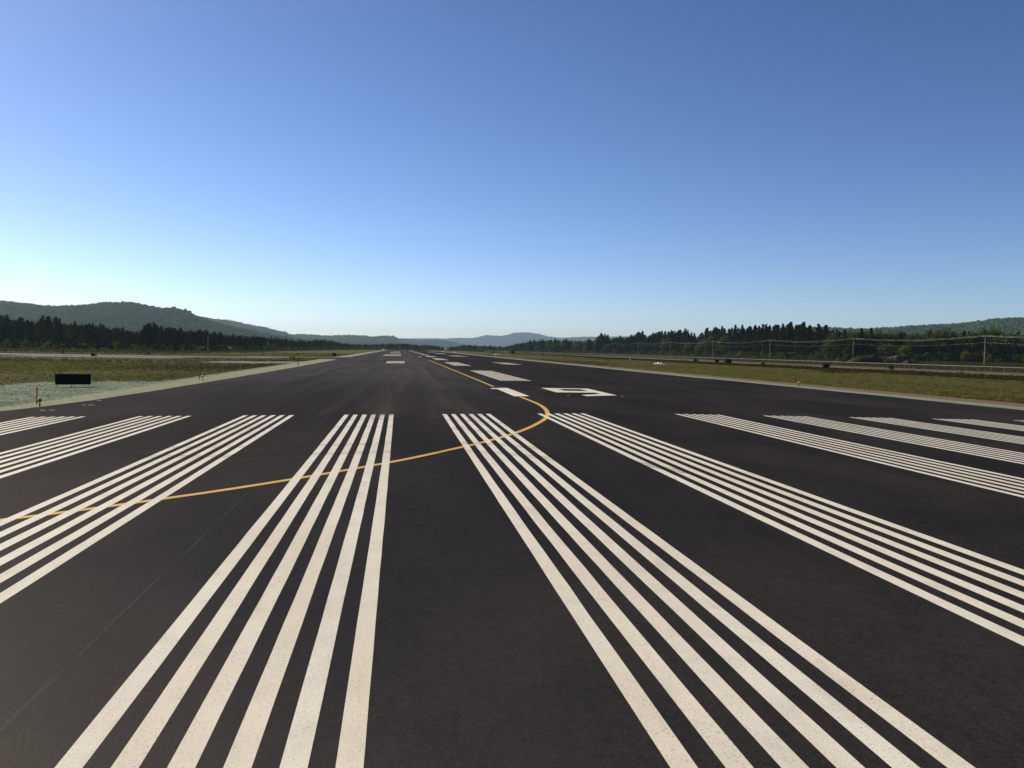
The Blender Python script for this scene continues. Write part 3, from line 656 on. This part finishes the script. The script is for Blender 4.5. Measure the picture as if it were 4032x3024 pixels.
ZONES = ((560, 'dark pine of the dense left tree line under the high wooded hill', 'pines at far left'), (1100, 'dark pine of the left tree line behind the taxiway', 'pines behind the taxiway'),
    (1420, 'small distant pine of the left line where it nears the runway end', 'pines towards the runway end'), (1765, 'tiny pine in the clump closing the end of the runway', 'pines at the runway end'), (2350, 'distant pine right of the runway end, below the blue mountain', 'pines below the blue mountain'),
    (2900, 'tall pine of the right-hand woods behind the small utility poles', 'pines behind the small poles'), (9999, 'tall dark pine of the right-hand woods near the third utility pole', 'tall pines on the right'))
BZ = ((1420, 'bushy broadleaf tree among the pines of the left tree line', 'broadleaf trees on the left'), (2350, 'distant broadleaf tree right of the runway end', 'distant broadleaf trees'), (3330, 'green broadleaf tree at the foot of the tall pines on the right', 'broadleaf trees before the right pines'), (9999, 'rounded green broadleaf tree behind the earth pile and last poles', 'broadleaf trees at far right'))
npine = 0
def plant(kind, u, D, h, rxy=None, label=None, group=None):
    global npine
    lib = PINES if kind == 'pine' else BROADS; c, t, V, Fq = random.choice(lib)
    p = ground_at(u, D); s = h/H0
    if rxy is None: rxy = random.uniform(.85, 1.15)
    r = empty('pine_tree' if kind == 'pine' else 'broadleaf_tree', (p[0], p[1], ZG-.05), random.uniform(0, 6.28)); k = max(s, .55)*rxy if kind == 'pine' else s*rxy
    r.scale = (k, k, s)
    for lim, lb, gp in (ZONES if kind == 'pine' else BZ):
        if u < lim: break
    tag(r, label or lb, 'tree', group if label else gp)
    me_obj('crown', c, r); me_obj('trunk', t, r)
    if kind == 'pine': npine += 1
def height(u, D, v): return (hor(u)-v)/F*D + H - ZG
def conifer_share(u):
    if u < 1420: return .93
    if u < 1765: return .85
    if u < 2350: return .55
    if u < 3330: return .90
    return .32
u = -40.
while u < 4075:
    if 1745 < u < 1762: u = 1764.
    D = interp(DEP, u)+random.uniform(2, 14); hmax = height(u, D, interp(TOP, u))
    kind = 'pine' if random.random() < conifer_share(u) else 'broad'
    near_peak = random.random()
    h = hmax*(random.uniform(.95, 1.04) if near_peak < .62 else random.uniform(.78, .95))
    if kind == 'broad': h = hmax*random.uniform(.92, 1.06) if u > 3330 else h*random.uniform(.55, .8)
    plant(kind, u, D, max(h, 3.))
    pxm = F/D
    u += (1.62 if kind == 'pine' else (3.0 if u > 3330 else 2.4))*random.uniform(.7, 1.3)*pxm*max(.75, hmax/13)
# front saplings and rounded bushes
for u_, dD, h, lb in ((2382, -60, 8.5, 'rounded yellowish green tree left of the small poles'), (2705, -25, 10.5, 'light green tree between the fourth and fifth utility poles'), (3260, -20, 4.5, 'low bushy tree at the wood edge left of the earth pile'), (3335, -60, 6.5, 'yellowish bush tree just left of the second pole'), (3490, -50, 9.0, 'green tree rising right behind the earth bank'), (3560, -40, 8.0, 'leafy tree behind the right end of the earth bank'), (3800, -30, 6., 'small yellow green tree left of the nearest pole'), (1425, -90, 4.0, 'pale green bush tree before the left line near the runway end')):
    plant('broad', u_, interp(DEP, u_)+dD, h, 1.1, lb)
i = 0
while i < 46:
    u_ = random.uniform(2050, 4060); D = interp(DEP, u_)-random.uniform(4, 22); plant('broad', u_, D, random.uniform(2.6, 5.5), random.uniform(.9, 1.4), 'small leafy sapling at the foot of the right-hand woods', 'saplings on the right'); i += 1
for k in range(16):
    u_ = random.uniform(-20, 1400); D = interp(DEP, u_)-random.uniform(3, 14); plant('broad' if k % 3 else 'pine', u_, D, random.uniform(2., 4.), 1.1, 'low bush or young tree in front of the left tree line', 'young trees on the left')
# second individual row on the left, the rest of the wood as one mass behind
u = -40.
while u < 1400 and npine < 296:
    D = interp(DEP, u)+random.uniform(16, 30); plant('pine', u, D, height(u, D, interp(TOP, u))*random.uniform(.85, 1.0)); u += 2.6*F/D*random.uniform(.8, 1.3)*max(.6, height(u, D, interp(TOP, u))/13)
BV = []; BF = []; off = 0; BV2 = []; BF2 = []; off2 = 0
for row in range(4):
    u = -80.+row*7
    while u < 4110:
        D = interp(DEP, u)+32+row*22+random.uniform(-8, 8); hm = height(u, D, interp(TOP, u)+3)*random.uniform(.84, 1.0); p = ground_at(u, D)
        if 1747 < u < 1766: u += 6; continue
        con = random.random() < conifer_share(u)
        c, t, V, Fq = random.choice(PINES if con else BROADS)
        sel = np.random.default_rng(int(u*10)+5000).random(len(Fq)) < .5; Q = V.reshape(-1, 4, 3)[sel]
        s = hm/H0; k = max(s, .6)*1.1; a = random.uniform(0, 6.28); ca, sa = math.cos(a), math.sin(a)
        W = np.stack([p[0]+(Q[..., 0]*ca-Q[..., 1]*sa)*k, p[1]+(Q[..., 0]*sa+Q[..., 1]*ca)*k, ZG+Q[..., 2]*s], -1).reshape(-1, 3)
        if con: BV.append(W)
        else: BV2.append(W)
        u += 2.6*F/D*random.uniform(.8, 1.3)*max(.65, hm/13)
for nm, L_, mt, lb in (('pine_wood', BV, 'needle', 'mass of pines deeper in the woods behind the front trees'), ('broadleaf_wood', BV2, 'leaf', 'mass of broadleaf trees deeper in the woods behind the front trees')):
    V = np.concatenate(L_); tag(me_obj(nm, np_mesh(nm, V, np.arange(len(V)).reshape(-1, 4), MT[mt])), lb, 'woods', kind='stuff')

# shrubs along the fence, each its own thing
SH = []
for i in range(3):
    V, Fq = broad_crown(1.6, .95, 500+i, 10, .9, .05); m_ = np_mesh('foliage', V, Fq, MT['leaf']); SH.append(m_)
SHD = [m_.copy() for m_ in SH]
for m_ in SHD: m_.materials.clear(); m_.materials.append(MT['needle'])
stem = MB(); 
for a in (0, 2.1, 4.2): stem.tube([(0, 0, -.05), (math.cos(a)*.15, math.sin(a)*.15, .5), (math.cos(a)*.4, math.sin(a)*.4, 1.1)], [.03, .02, .01], 5)
stem = stem.mesh('stem', MT['bark'])
for i, (u_, v_, h, dark, lb) in enumerate(((3253, 1450, 1.6, 1, 'dark shrub against the fence left of the second pole'), (3508, 1455, 1.5, 0, 'fresh green shrub against the fence below the earth bank'), (2822, 1430, 1.5, 1, 'dark round shrub at the fence below the fourth pole'), (2869, 1432, 2.1, 1, 'taller dark shrub at the fence right of the fourth pole'),
        (2738, 1424, 1.5, 1, 'dark shrub at the fence below light green saplings'), (2017, 1396, 3.0, 1, 'dark bush standing alone before the fence near the runway end'), (2136, 1400, 1.5, 1, 'small dark bush on the fence line below the blue mountain'), (3005, 1440, 1.2, 1, 'low shrub at the fence left of the third pole'), (1942, 1392, 2., 1, 'small bush in front of the fence above the far white sheeting'))):
    p = on_plane(u_, v_); r = empty('shrub', (p[0], p[1], ZG-.03), random.uniform(0, 6)); tag(r, lb, 'shrub', 'shrubs by the fence'); s = h/1.6*.62; r.scale = (s, s, s)
    me_obj('foliage', (SHD if dark else SH)[i % 3], r); me_obj('stem', stem, r)

# ------------------------------------------------------------------ grass, rank growth, scrub: stuff
def tufts(name, xy, hgt, wd, mats, label, cat, nb=5, mi=None, zf=None):
    N = len(xy); rg = rng; V = []; 
    c = np.repeat(xy, nb, 0); h = np.repeat(hgt, nb)*rg.uniform(.5, 1.15, N*nb); w_ = np.repeat(wd, nb)*rg.uniform(.6, 1.3, N*nb)
    a = rg.uniform(0, 6.283, N*nb); off = rg.normal(size=(N*nb, 2))*np.repeat(wd, nb)[:, None]*1.6; bx = c[:, 0]+off[:, 0]; by = c[:, 1]+off[:, 1]
    z = np.where(np.abs(bx) < 31, np.interp(np.abs(bx), [0, 22.6, 31], [0, -.28, ZG]), ZG)-.04
    dx, dy = np.cos(a)*w_, np.sin(a)*w_; lx, ly = rg.normal(size=N*nb)*h*.35, rg.normal(size=N*nb)*h*.35
    V = np.stack([np.stack([bx-dx, by-dy, z], -1), np.stack([bx+dx, by+dy, z], -1), np.stack([bx+lx, by+ly, z+h], -1)], 1).reshape(-1, 3)
    m = np_mesh(name, V, np.arange(len(V)).reshape(-1, 3), mats, None if mi is None else np.repeat(mi, nb))
    return tag(me_obj(name, m), label, cat, kind='stuff')
def scatter(n_, dmin, dmax, ulo, uhi, pw=1.0):
    # even in the log of distance inside the wedge the photograph sees (and a little beyond)
    t = rng.random(n_); D = 1/(1/dmax**pw+(1/dmin**pw-1/dmax**pw)*t)**(1/pw); uu = rng.uniform(ulo, uhi, n_)
    L = (uu-2016)/F*D; x = CX+D*math.sin(YA)+L*math.cos(YA); y = D*math.cos(YA)-L*math.sin(YA); return np.stack([x, y], -1), D
xy, D = scatter(140000, 34, 330, -500, 1560, .6)
x, y = xy[:, 0], xy[:, 1]; nn = fbm(x*.05, y*.07, 5, 4)
seedz = ((x > -25.3) | ((x > -33) & (y < 62)) | ((x > -39) & (y > 133) & (y < 150)) | ((x > -46) & (y > 205) & (y < 219)) | ((x > -84) & (x < -52) & (y > 170) & (y < 188)))
ok = (x < -24.2) & ~((y > 185.5) & (y < 207))
k = ok & ~seedz & (rng.random(len(x)) < np.clip(.62+.5*nn, .12, 1)); brown = (fbm(x*.035, y*.05, 11, 3)+rng.normal(size=len(x))*.35+(y-2.2*x-70.4 < 124)*.55+((y > 150)&(y<182)&(x>-50))*.9) > .45
tufts('meadow_grass', xy[k], .035+.06*rng.random(k.sum())**2+D[k]*.0005, .014+D[k]*.0003, [MT['grass'], MT['brown']], 'mixed green and dry grass of the left field', 'grass', 5, brown[k].astype(int))
k = ok & seedz & (rng.random(len(x)) < .35)
tufts('seedling_grass', xy[k], .015+.035*rng.random(k.sum()), .012+D[k]*.0002, [MT['seedbl'], MT['grass']], 'sparse seedling grass on the pale green mulch', 'grass', 4, (rng.random(k.sum()) < .18).astype(int))
xy, D = scatter(150000, 40, 420, 1750, 4500, .6); x, y = xy[:, 0], xy[:, 1]; nn = fbm(x*.06, y*.03, 6, 4)
k = (x > 28) & (x < 65+1.5*fbm(y*.1, y*.07, 4, 3)) & (rng.random(len(x)) < np.clip(.7+.5*nn, .15, 1)); brown = (fbm(x*.16, y*.04, 12, 4)*1.1+rng.normal(size=len(x))*.3+(x < 34)*.6) > .75
tufts('verge_grass', xy[k], .035+.07*rng.random(k.sum())**2+D[k]*.0004, .014+D[k]*.0003, [MT['grass'], MT['brown']], 'green grass verge between the runway and the fence', 'grass', 5, brown[k].astype(int))
# low dark scrub in front of the fence
yy_ = 60+840*rng.random(60000)**1.7; xx_ = rng.uniform(64.5, 79.5, 60000)+1.2*fbm(yy_*.1, yy_*.05, 8, 3)
hh_ = .12+.16*rng.random(60000)+.10*np.clip(fbm(xx_*.2, yy_*.12, 9, 4), -1, 1.6)
cen = np.stack([xx_, yy_, ZG+hh_*rng.random(60000)], -1); V, Fq = quads(cen, None, .10, rng); tag(me_obj('low_scrub', np_mesh('low_scrub', V, Fq, MT['brown'])), 'dark brown low scrub along the near side of the fence', 'scrub', kind='stuff')
# tall rough grass behind the fence and before the woods
def rough_band(name, ulo, uhi, n_, d0, d1, hh, mats, label, frac=.5):
    uu = rng.uniform(ulo, uhi, n_); Dm = np.interp(uu, [a for a, b in DEP], [b for a, b in DEP]); D = Dm-rng.uniform(d0, d1, n_)
    L = (uu-2016)/F*D; x_ = CX+D*math.sin(YA)+L*math.cos(YA); y_ = D*math.cos(YA)-L*math.sin(YA); keep = (np.abs(x_) > 32) & ~((x_ > 62) & (x_ < 104)) & ~((x_ < 0) & (y_ > 185) & (y_ < 207))
    xy = np.stack([x_, y_], -1)[keep]; D = D[keep]; tufts(name, xy, hh*rng.uniform(.5, 1.3, len(xy)), .04+D*.0002, mats, label, 'rough grass', 5, (rng.random(len(xy)) < frac).astype(int))
rough_band('rough_growth', 2000, 4200, 60000, -2, 300, .40, [MT['grass'], MT['brown']], 'tall dry growth between the fence and the right-hand woods', .75)
rough_band('wood_edge_growth', -300, 1560, 22000, -2, 60, .5, [MT['grass'], MT['brown']], 'tall dry growth at the foot of the left tree line', .7)
# understorey thicket in front of tree bases
n_ = 70000; uu = rng.uniform(-100, 4200, n_); uu = uu[(uu < 1745) | (uu > 1768)]; n_ = len(uu); Dm = np.interp(uu, [a for a, b in DEP], [b for a, b in DEP]); D = Dm-rng.uniform(-22, 7, n_)
hh_ = (1.9+1.2*fbm(uu*.06, uu*.02, 31, 4)).clip(.7, 3.8); hh_ = np.where(D < Dm, hh_*.5, np.maximum(hh_, 2.6))*np.interp(uu, [0, 1300, 2000, 2800, 4200], [.9, .9, 1.1, 1.5, 1.5]); L = (uu-2016)/F*D
cen = np.stack([CX+D*math.sin(YA)+L*math.cos(YA), D*math.cos(YA)-L*math.sin(YA), ZG+hh_*rng.random(n_)], -1); V, Fq = quads(cen, None, .42, rng)
V = V.reshape(-1, 4, 3); lf = np.repeat(rng.random(n_) < .0, 1); tag(me_obj('thicket', np_mesh('thicket', V.reshape(-1, 3), Fq, [MT['needle'], MT['leaf'], MT['brown']], rng.choice([0, 1, 2], n_, p=[.45, .35, .2]))), 'tangled undergrowth along the foot of the woods', 'thicket', kind='stuff')

# ------------------------------------------------------------------ hills
def hill(name, prof, Dr, width, mat, seed, bump=6., step=10., cell=12., can=12.):
    """real terrain: a ridge at distance Dr whose height follows prof, falling towards the viewer and away behind"""
    us = [a for a, b in prof]; u0, u1 = us[0], us[-1]; n_ = int((u1-u0)/F*Dr/step)+2; uu = np.linspace(u0, u1, n_)
    vv = np.interp(uu, us, [b for a, b in prof])+(7 if Dr < 4000 else 2); hv = np.array([hor(a) for a in uu])
    Dd = Dr*(1+.03*fbm(uu*.004, uu*.002, seed, 3)); zr = H+(hv-vv)/F*Dd-can*.88
    rows = int(width/cell)+1; t = np.concatenate([np.linspace(0, 1, rows)**1.0, 1+np.linspace(.04, .5, 9)])     # 0 foot .. 1 ridge .. behind
    T = t[:, None]*np.ones((1, n_)); D = Dd[None, :]-width*(1-T)
    prof_t = np.where(T <= 1, np.sin(np.clip(T, 0, 1)*math.pi/2)**1.15, np.clip(1-(T-1)*1.6, 0, 1))
    L = (uu[None, :]-2016)/F*D; X = CX+D*math.sin(YA)+L*math.cos(YA); Y = D*math.cos(YA)-L*math.sin(YA)
    rel = fbm(X*.0035, Y*.0035, seed+1, 4)*(1-prof_t)*prof_t*4*np.maximum(zr, 10)[None, :]*.13
    Z = ZG-1+np.maximum(zr-ZG, 0)[None, :]*prof_t+rel
    Z += bump*.5*fbm(X/cell*.9, Y/cell*.9, seed+2, 2, 1.)*np.clip(prof_t*3, 0, 1)*np.where(T <= 1.0, 1, .4) - bump*.35
    o = tag(me_obj(name, grid_mesh(name, X, Y, Z, mat)), kind='structure')
    return X, Y, Z, t
ICO = None
def canopy(name, XYZ, n_, size, seed, label, mat='canopy', ridge=.25):
    """tree crowns scattered over a hillside: jittered low blobs made of leaf facets"""
    X, Y, Z, t = XYZ; rg = np.random.default_rng(seed); m = (t <= 1.0).sum()
    r = np.where(rg.random(n_) < ridge, (m-1)*rg.uniform(.93, 1.0, n_), rg.uniform(.1, 1, n_)*(m-1)); c = rg.uniform(0, X.shape[1]-1.01, n_); fr_, fc_ = None, None
    i = np.minimum(r.astype(int), X.shape[0]-2); j = c.astype(int); fr_ = np.minimum(r-i, 1); fc_ = c-j
    bl = lambda A: (A[i, j]*(1-fc_)+A[i, j+1]*fc_)*(1-fr_)+(A[i+1, j]*(1-fc_)+A[i+1, j+1]*fc_)*fr_
    px, py, pz = bl(X), bl(Y), bl(Z)
    s = size*rg.uniform(.55, 1.25, n_); con = rg.random(n_) < .3
    k = 14; cen = np.stack([px, py, pz+s*.4], -1); d = rg.normal(size=(n_, k, 3)); d /= np.linalg.norm(d, axis=2)[..., None]; d[..., 2] = np.abs(d[..., 2])*1.0
    taper = np.where(con[:, None], 1-d[..., 2]*.8, 1.); rad = s[:, None]*.5*rg.uniform(.8, 1.15, (n_, k))
    q = cen[:, None, :]+np.stack([d[..., 0]*rad*taper, d[..., 1]*rad*taper, d[..., 2]*rad*np.where(con, 1.45, 1.1)[:, None]], -1)
    a = np.cross(d, rg.normal(size=(n_, k, 3))); a /= np.linalg.norm(a, axis=2)[..., None]; b = np.cross(d, a); w_ = s[:, None, None]*.30
    V = np.stack([q-a*w_-b*w_*.6, q+a*w_*.4-b*w_, q+a*w_+b*w_*.5, q-a*w_*.3+b*w_], 2).reshape(-1, 3)
    tag(me_obj(name, np_mesh(name, V, np.arange(len(V)).reshape(-1, 4), MT[mat])), label, 'forest', kind='stuff')
PA = [(-260, 1192), (-100, 1186), (0, 1190), (72, 1195), (163, 1207), (224, 1210), (268, 1208), (325, 1205), (380, 1202), (398, 1197), (452, 1196), (488, 1195), (543, 1201), (597, 1211), (637, 1218), (687, 1218), (727, 1226), (751, 1238), (770, 1249), (800, 1258), (842, 1269), (874, 1277), (922, 1293), (985, 1303), (1042, 1317), (1111, 1330), (1200, 1345), (1300, 1362)]
PB = [(560, 1246), (700, 1244), (773, 1248), (827, 1258), (922, 1268), (960, 1279), (1016, 1289), (1058, 1295), (1089, 1305), (1124, 1311), (1132, 1318), (1160, 1329), (1210, 1342), (1280, 1362)]
PC = [(1000, 1330), (1132, 1321), (1175, 1319), (1213, 1320), (1257, 1323), (1308, 1324), (1346, 1323), (1433, 1324), (1465, 1329), (1490, 1325), (1534, 1325), (1553, 1328), (1563, 1335), (1574, 1347), (1590, 1364)]
PD = [(1480, 1331), (1566, 1332), (1601, 1335), (1664, 1339), (1711, 1338), (1743, 1339), (1775, 1345), (1819, 1356), (1860, 1372)]
PE = [(1300, 1333), (1563, 1331), (1616, 1331.5), (1699, 1331), (1749, 1331.5), (1775, 1330.5), (1854, 1330), (1886, 1325), (1901, 1320), (1914, 1318), (1952, 1320), (1971, 1322), (2000, 1317), (2020, 1310), (2045, 1308), (2077, 1308), (2122, 1314), (2153, 1323), (2185, 1327), (2204, 1330), (2232, 1327), (2292, 1325), (2343, 1325), (2480, 1324), (2596, 1322), (2800, 1325), (3000, 1330)]
PF = [(2800, 1318), (3000, 1305), (3200, 1293), (3301, 1294), (3358, 1299), (3444, 1297), (3486, 1293), (3576, 1287), (3651, 1283), (3764, 1277), (3802, 1273), (3860, 1266), (3915, 1259), (3990, 1256), (4032, 1255), (4200, 1252), (4400, 1256)]
g = hill('near_left_hill', PA, 2700, 900, MT['hill'], 41, 5, 9, 11); canopy('left_hill_forest', g, 26000, 15, 51, 'green forest covering the near left hill')
g = hill('second_left_hill', PB, 4600, 900, MT['hill'], 42, 7, 12, 16, 14); canopy('second_hill_forest', g, 9000, 17, 52, 'bluish forest on the hill behind the near left one')
g = hill('low_central_hills', PC, 5200, 900, MT['hill'], 43, 7, 12, 16, 14); canopy('central_hill_forest', g, 7000, 17, 53, 'hazy forest on the low hills left of the runway end')
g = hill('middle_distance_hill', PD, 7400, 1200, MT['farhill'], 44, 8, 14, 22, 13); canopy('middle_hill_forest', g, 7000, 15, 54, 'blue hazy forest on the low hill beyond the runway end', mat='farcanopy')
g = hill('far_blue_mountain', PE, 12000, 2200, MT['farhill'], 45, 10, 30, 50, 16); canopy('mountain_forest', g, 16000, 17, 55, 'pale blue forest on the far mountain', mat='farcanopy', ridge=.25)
g = hill('right_hill', PF, 2900, 900, MT['hill'], 46, 5, 9, 11); canopy('right_hill_forest', g, 22000, 15, 56, 'dark green forest on the hill at the far right')

# ------------------------------------------------------------------ small far things
def shed(u, D, wd, dep, hh, label):
    p = ground_at(u, D); r = empty('small_building', (p[0], p[1], ZG), math.atan2(-(p[0]-CX), p[1])+.3); tag(r, label, 'building')
    m_ = MB(); m_.box((0, 0, hh/2), (wd, dep, hh)); m_.build('wall', MT['wall'], r)
    m_ = MB(); a, b_ = wd/2+.3, dep/2+.3; z0, z1 = hh+.004, hh+dep*.22
    m_.add([(-a, -b_, z0), (a, -b_, z0), (a, b_, z0), (-a, b_, z0), (-a, 0, z1), (a, 0, z1)], [(0, 1, 5, 4), (2, 3, 4, 5), (0, 4, 3), (1, 2, 5), (0, 3, 2, 1)]); m_.build('roof', MT['roof'], r)
    m_ = MB(); m_.box((wd*.2, -dep/2-.02, 1.0), (1.0, .06, 2.0)); m_.build('door', MT['grey'], r)
shed(898, 366, 1.9, 1.6, 1.0, 'low white roofed hut half hidden in the left tree line')
shed(1509, 905, 2.0, 1.6, 1.1, 'tiny bright white hut beside the trees left of the runway end')
p = at_depth(819, 1325, 330); m_ = MB(); m_.tube([(p[0], p[1], ZG-.1), (p[0], p[1], p[2]*.6), (p[0], p[1], p[2])], [.09, .07, .05], 8); m_.box((p[0], p[1], p[2]+.1), (.3, .3, .2)); tag(m_.build('lamp_mast', MT['grey']), 'slender pale mast standing against the left pines', 'mast')
def mast(u, v0, v1, D, label):
    a = at_depth(u, v1, D); b_ = at_depth(u, v0, D); h = b_[2]-a[2]; r = empty('lattice_mast', tuple(a)); tag(r, label, 'mast', 'lattice masts on the skyline'); m_ = MB()
    for s, t in ((-1, -1), (1, -1), (1, 1), (-1, 1)): m_.tube([(s*3, t*3, -6), (s*.5, t*.5, h)], .28, 4)
    for k in range(6):
        z0 = h*k/6; z1 = h*(k+1)/6; w0 = 3-2.5*k/6; w1 = 3-2.5*(k+1)/6; m_.tube([(-w0, -w0, z0), (w1, -w1, z1)], .15, 4); m_.tube([(w0, -w0, z0), (-w1, -w1, z1)], .15, 4)
    m_.build('tower_frame', MT['grey'], r); m_ = MB()
    for z in (h*.72, h*.88): m_.box((0, 0, z), (9, .5, .5))
    m_.build('crossarms', MT['grey'], r)
mast(1302, 1311, 1323, 5190, 'faint lattice mast on the low hills, the taller one at left'); mast(1370, 1314.5, 1323, 5190, 'faint lattice mast on the low hills, the smaller one at right')
# a bird
p = at_depth(2728, 1243, 130); m_ = MB()
BS = 1
m_.tube([(-.16, 0, 0), (-.08, 0, .01), (.05, 0, .01), (.14, 0, 0), (.2, 0, 0)], [.01, .045, .055, .03, .012], 7)
for s in (-1, 1): m_.add([(-.05, 0, .02), (.07, 0, .02), (.05, s*.2, .09), (-.02, s*.22, .09), (-.06, s*.42, .02), (-.02, s*.40, .02)], [(0, 1, 2, 3), (3, 2, 5, 4)])
o = m_.build('bird', MT['black']); o.scale = (.6, .6, .6); o.location = tuple(p); o.rotation_euler = (0, 0, .4); tag(o, 'small dark bird gliding in the sky above the right-hand woods', 'bird')

# ------------------------------------------------------------------ haze
mb = MB(); mb.box((0, 6200, 145), (23000, 16400, 295)); 
b = NB('haze_air'); v = b.n('ShaderNodeVolumePrincipled'); v.inputs['Color'].default_value = (.64, .84, 1., 1); v.inputs['Density'].default_value = .00006; v.inputs['Anisotropy'].default_value = .35
b.t.links.new(v.outputs[0], b.o.inputs['Volume'])
hz = tag(mb.build('haze', b.m), 'thin bluish air haze over the whole valley', 'haze', kind='stuff')
sc.cycles.volume_bounces = 0; sc.cycles.max_bounces = 6; sc.cycles.transparent_max_bounces = 64
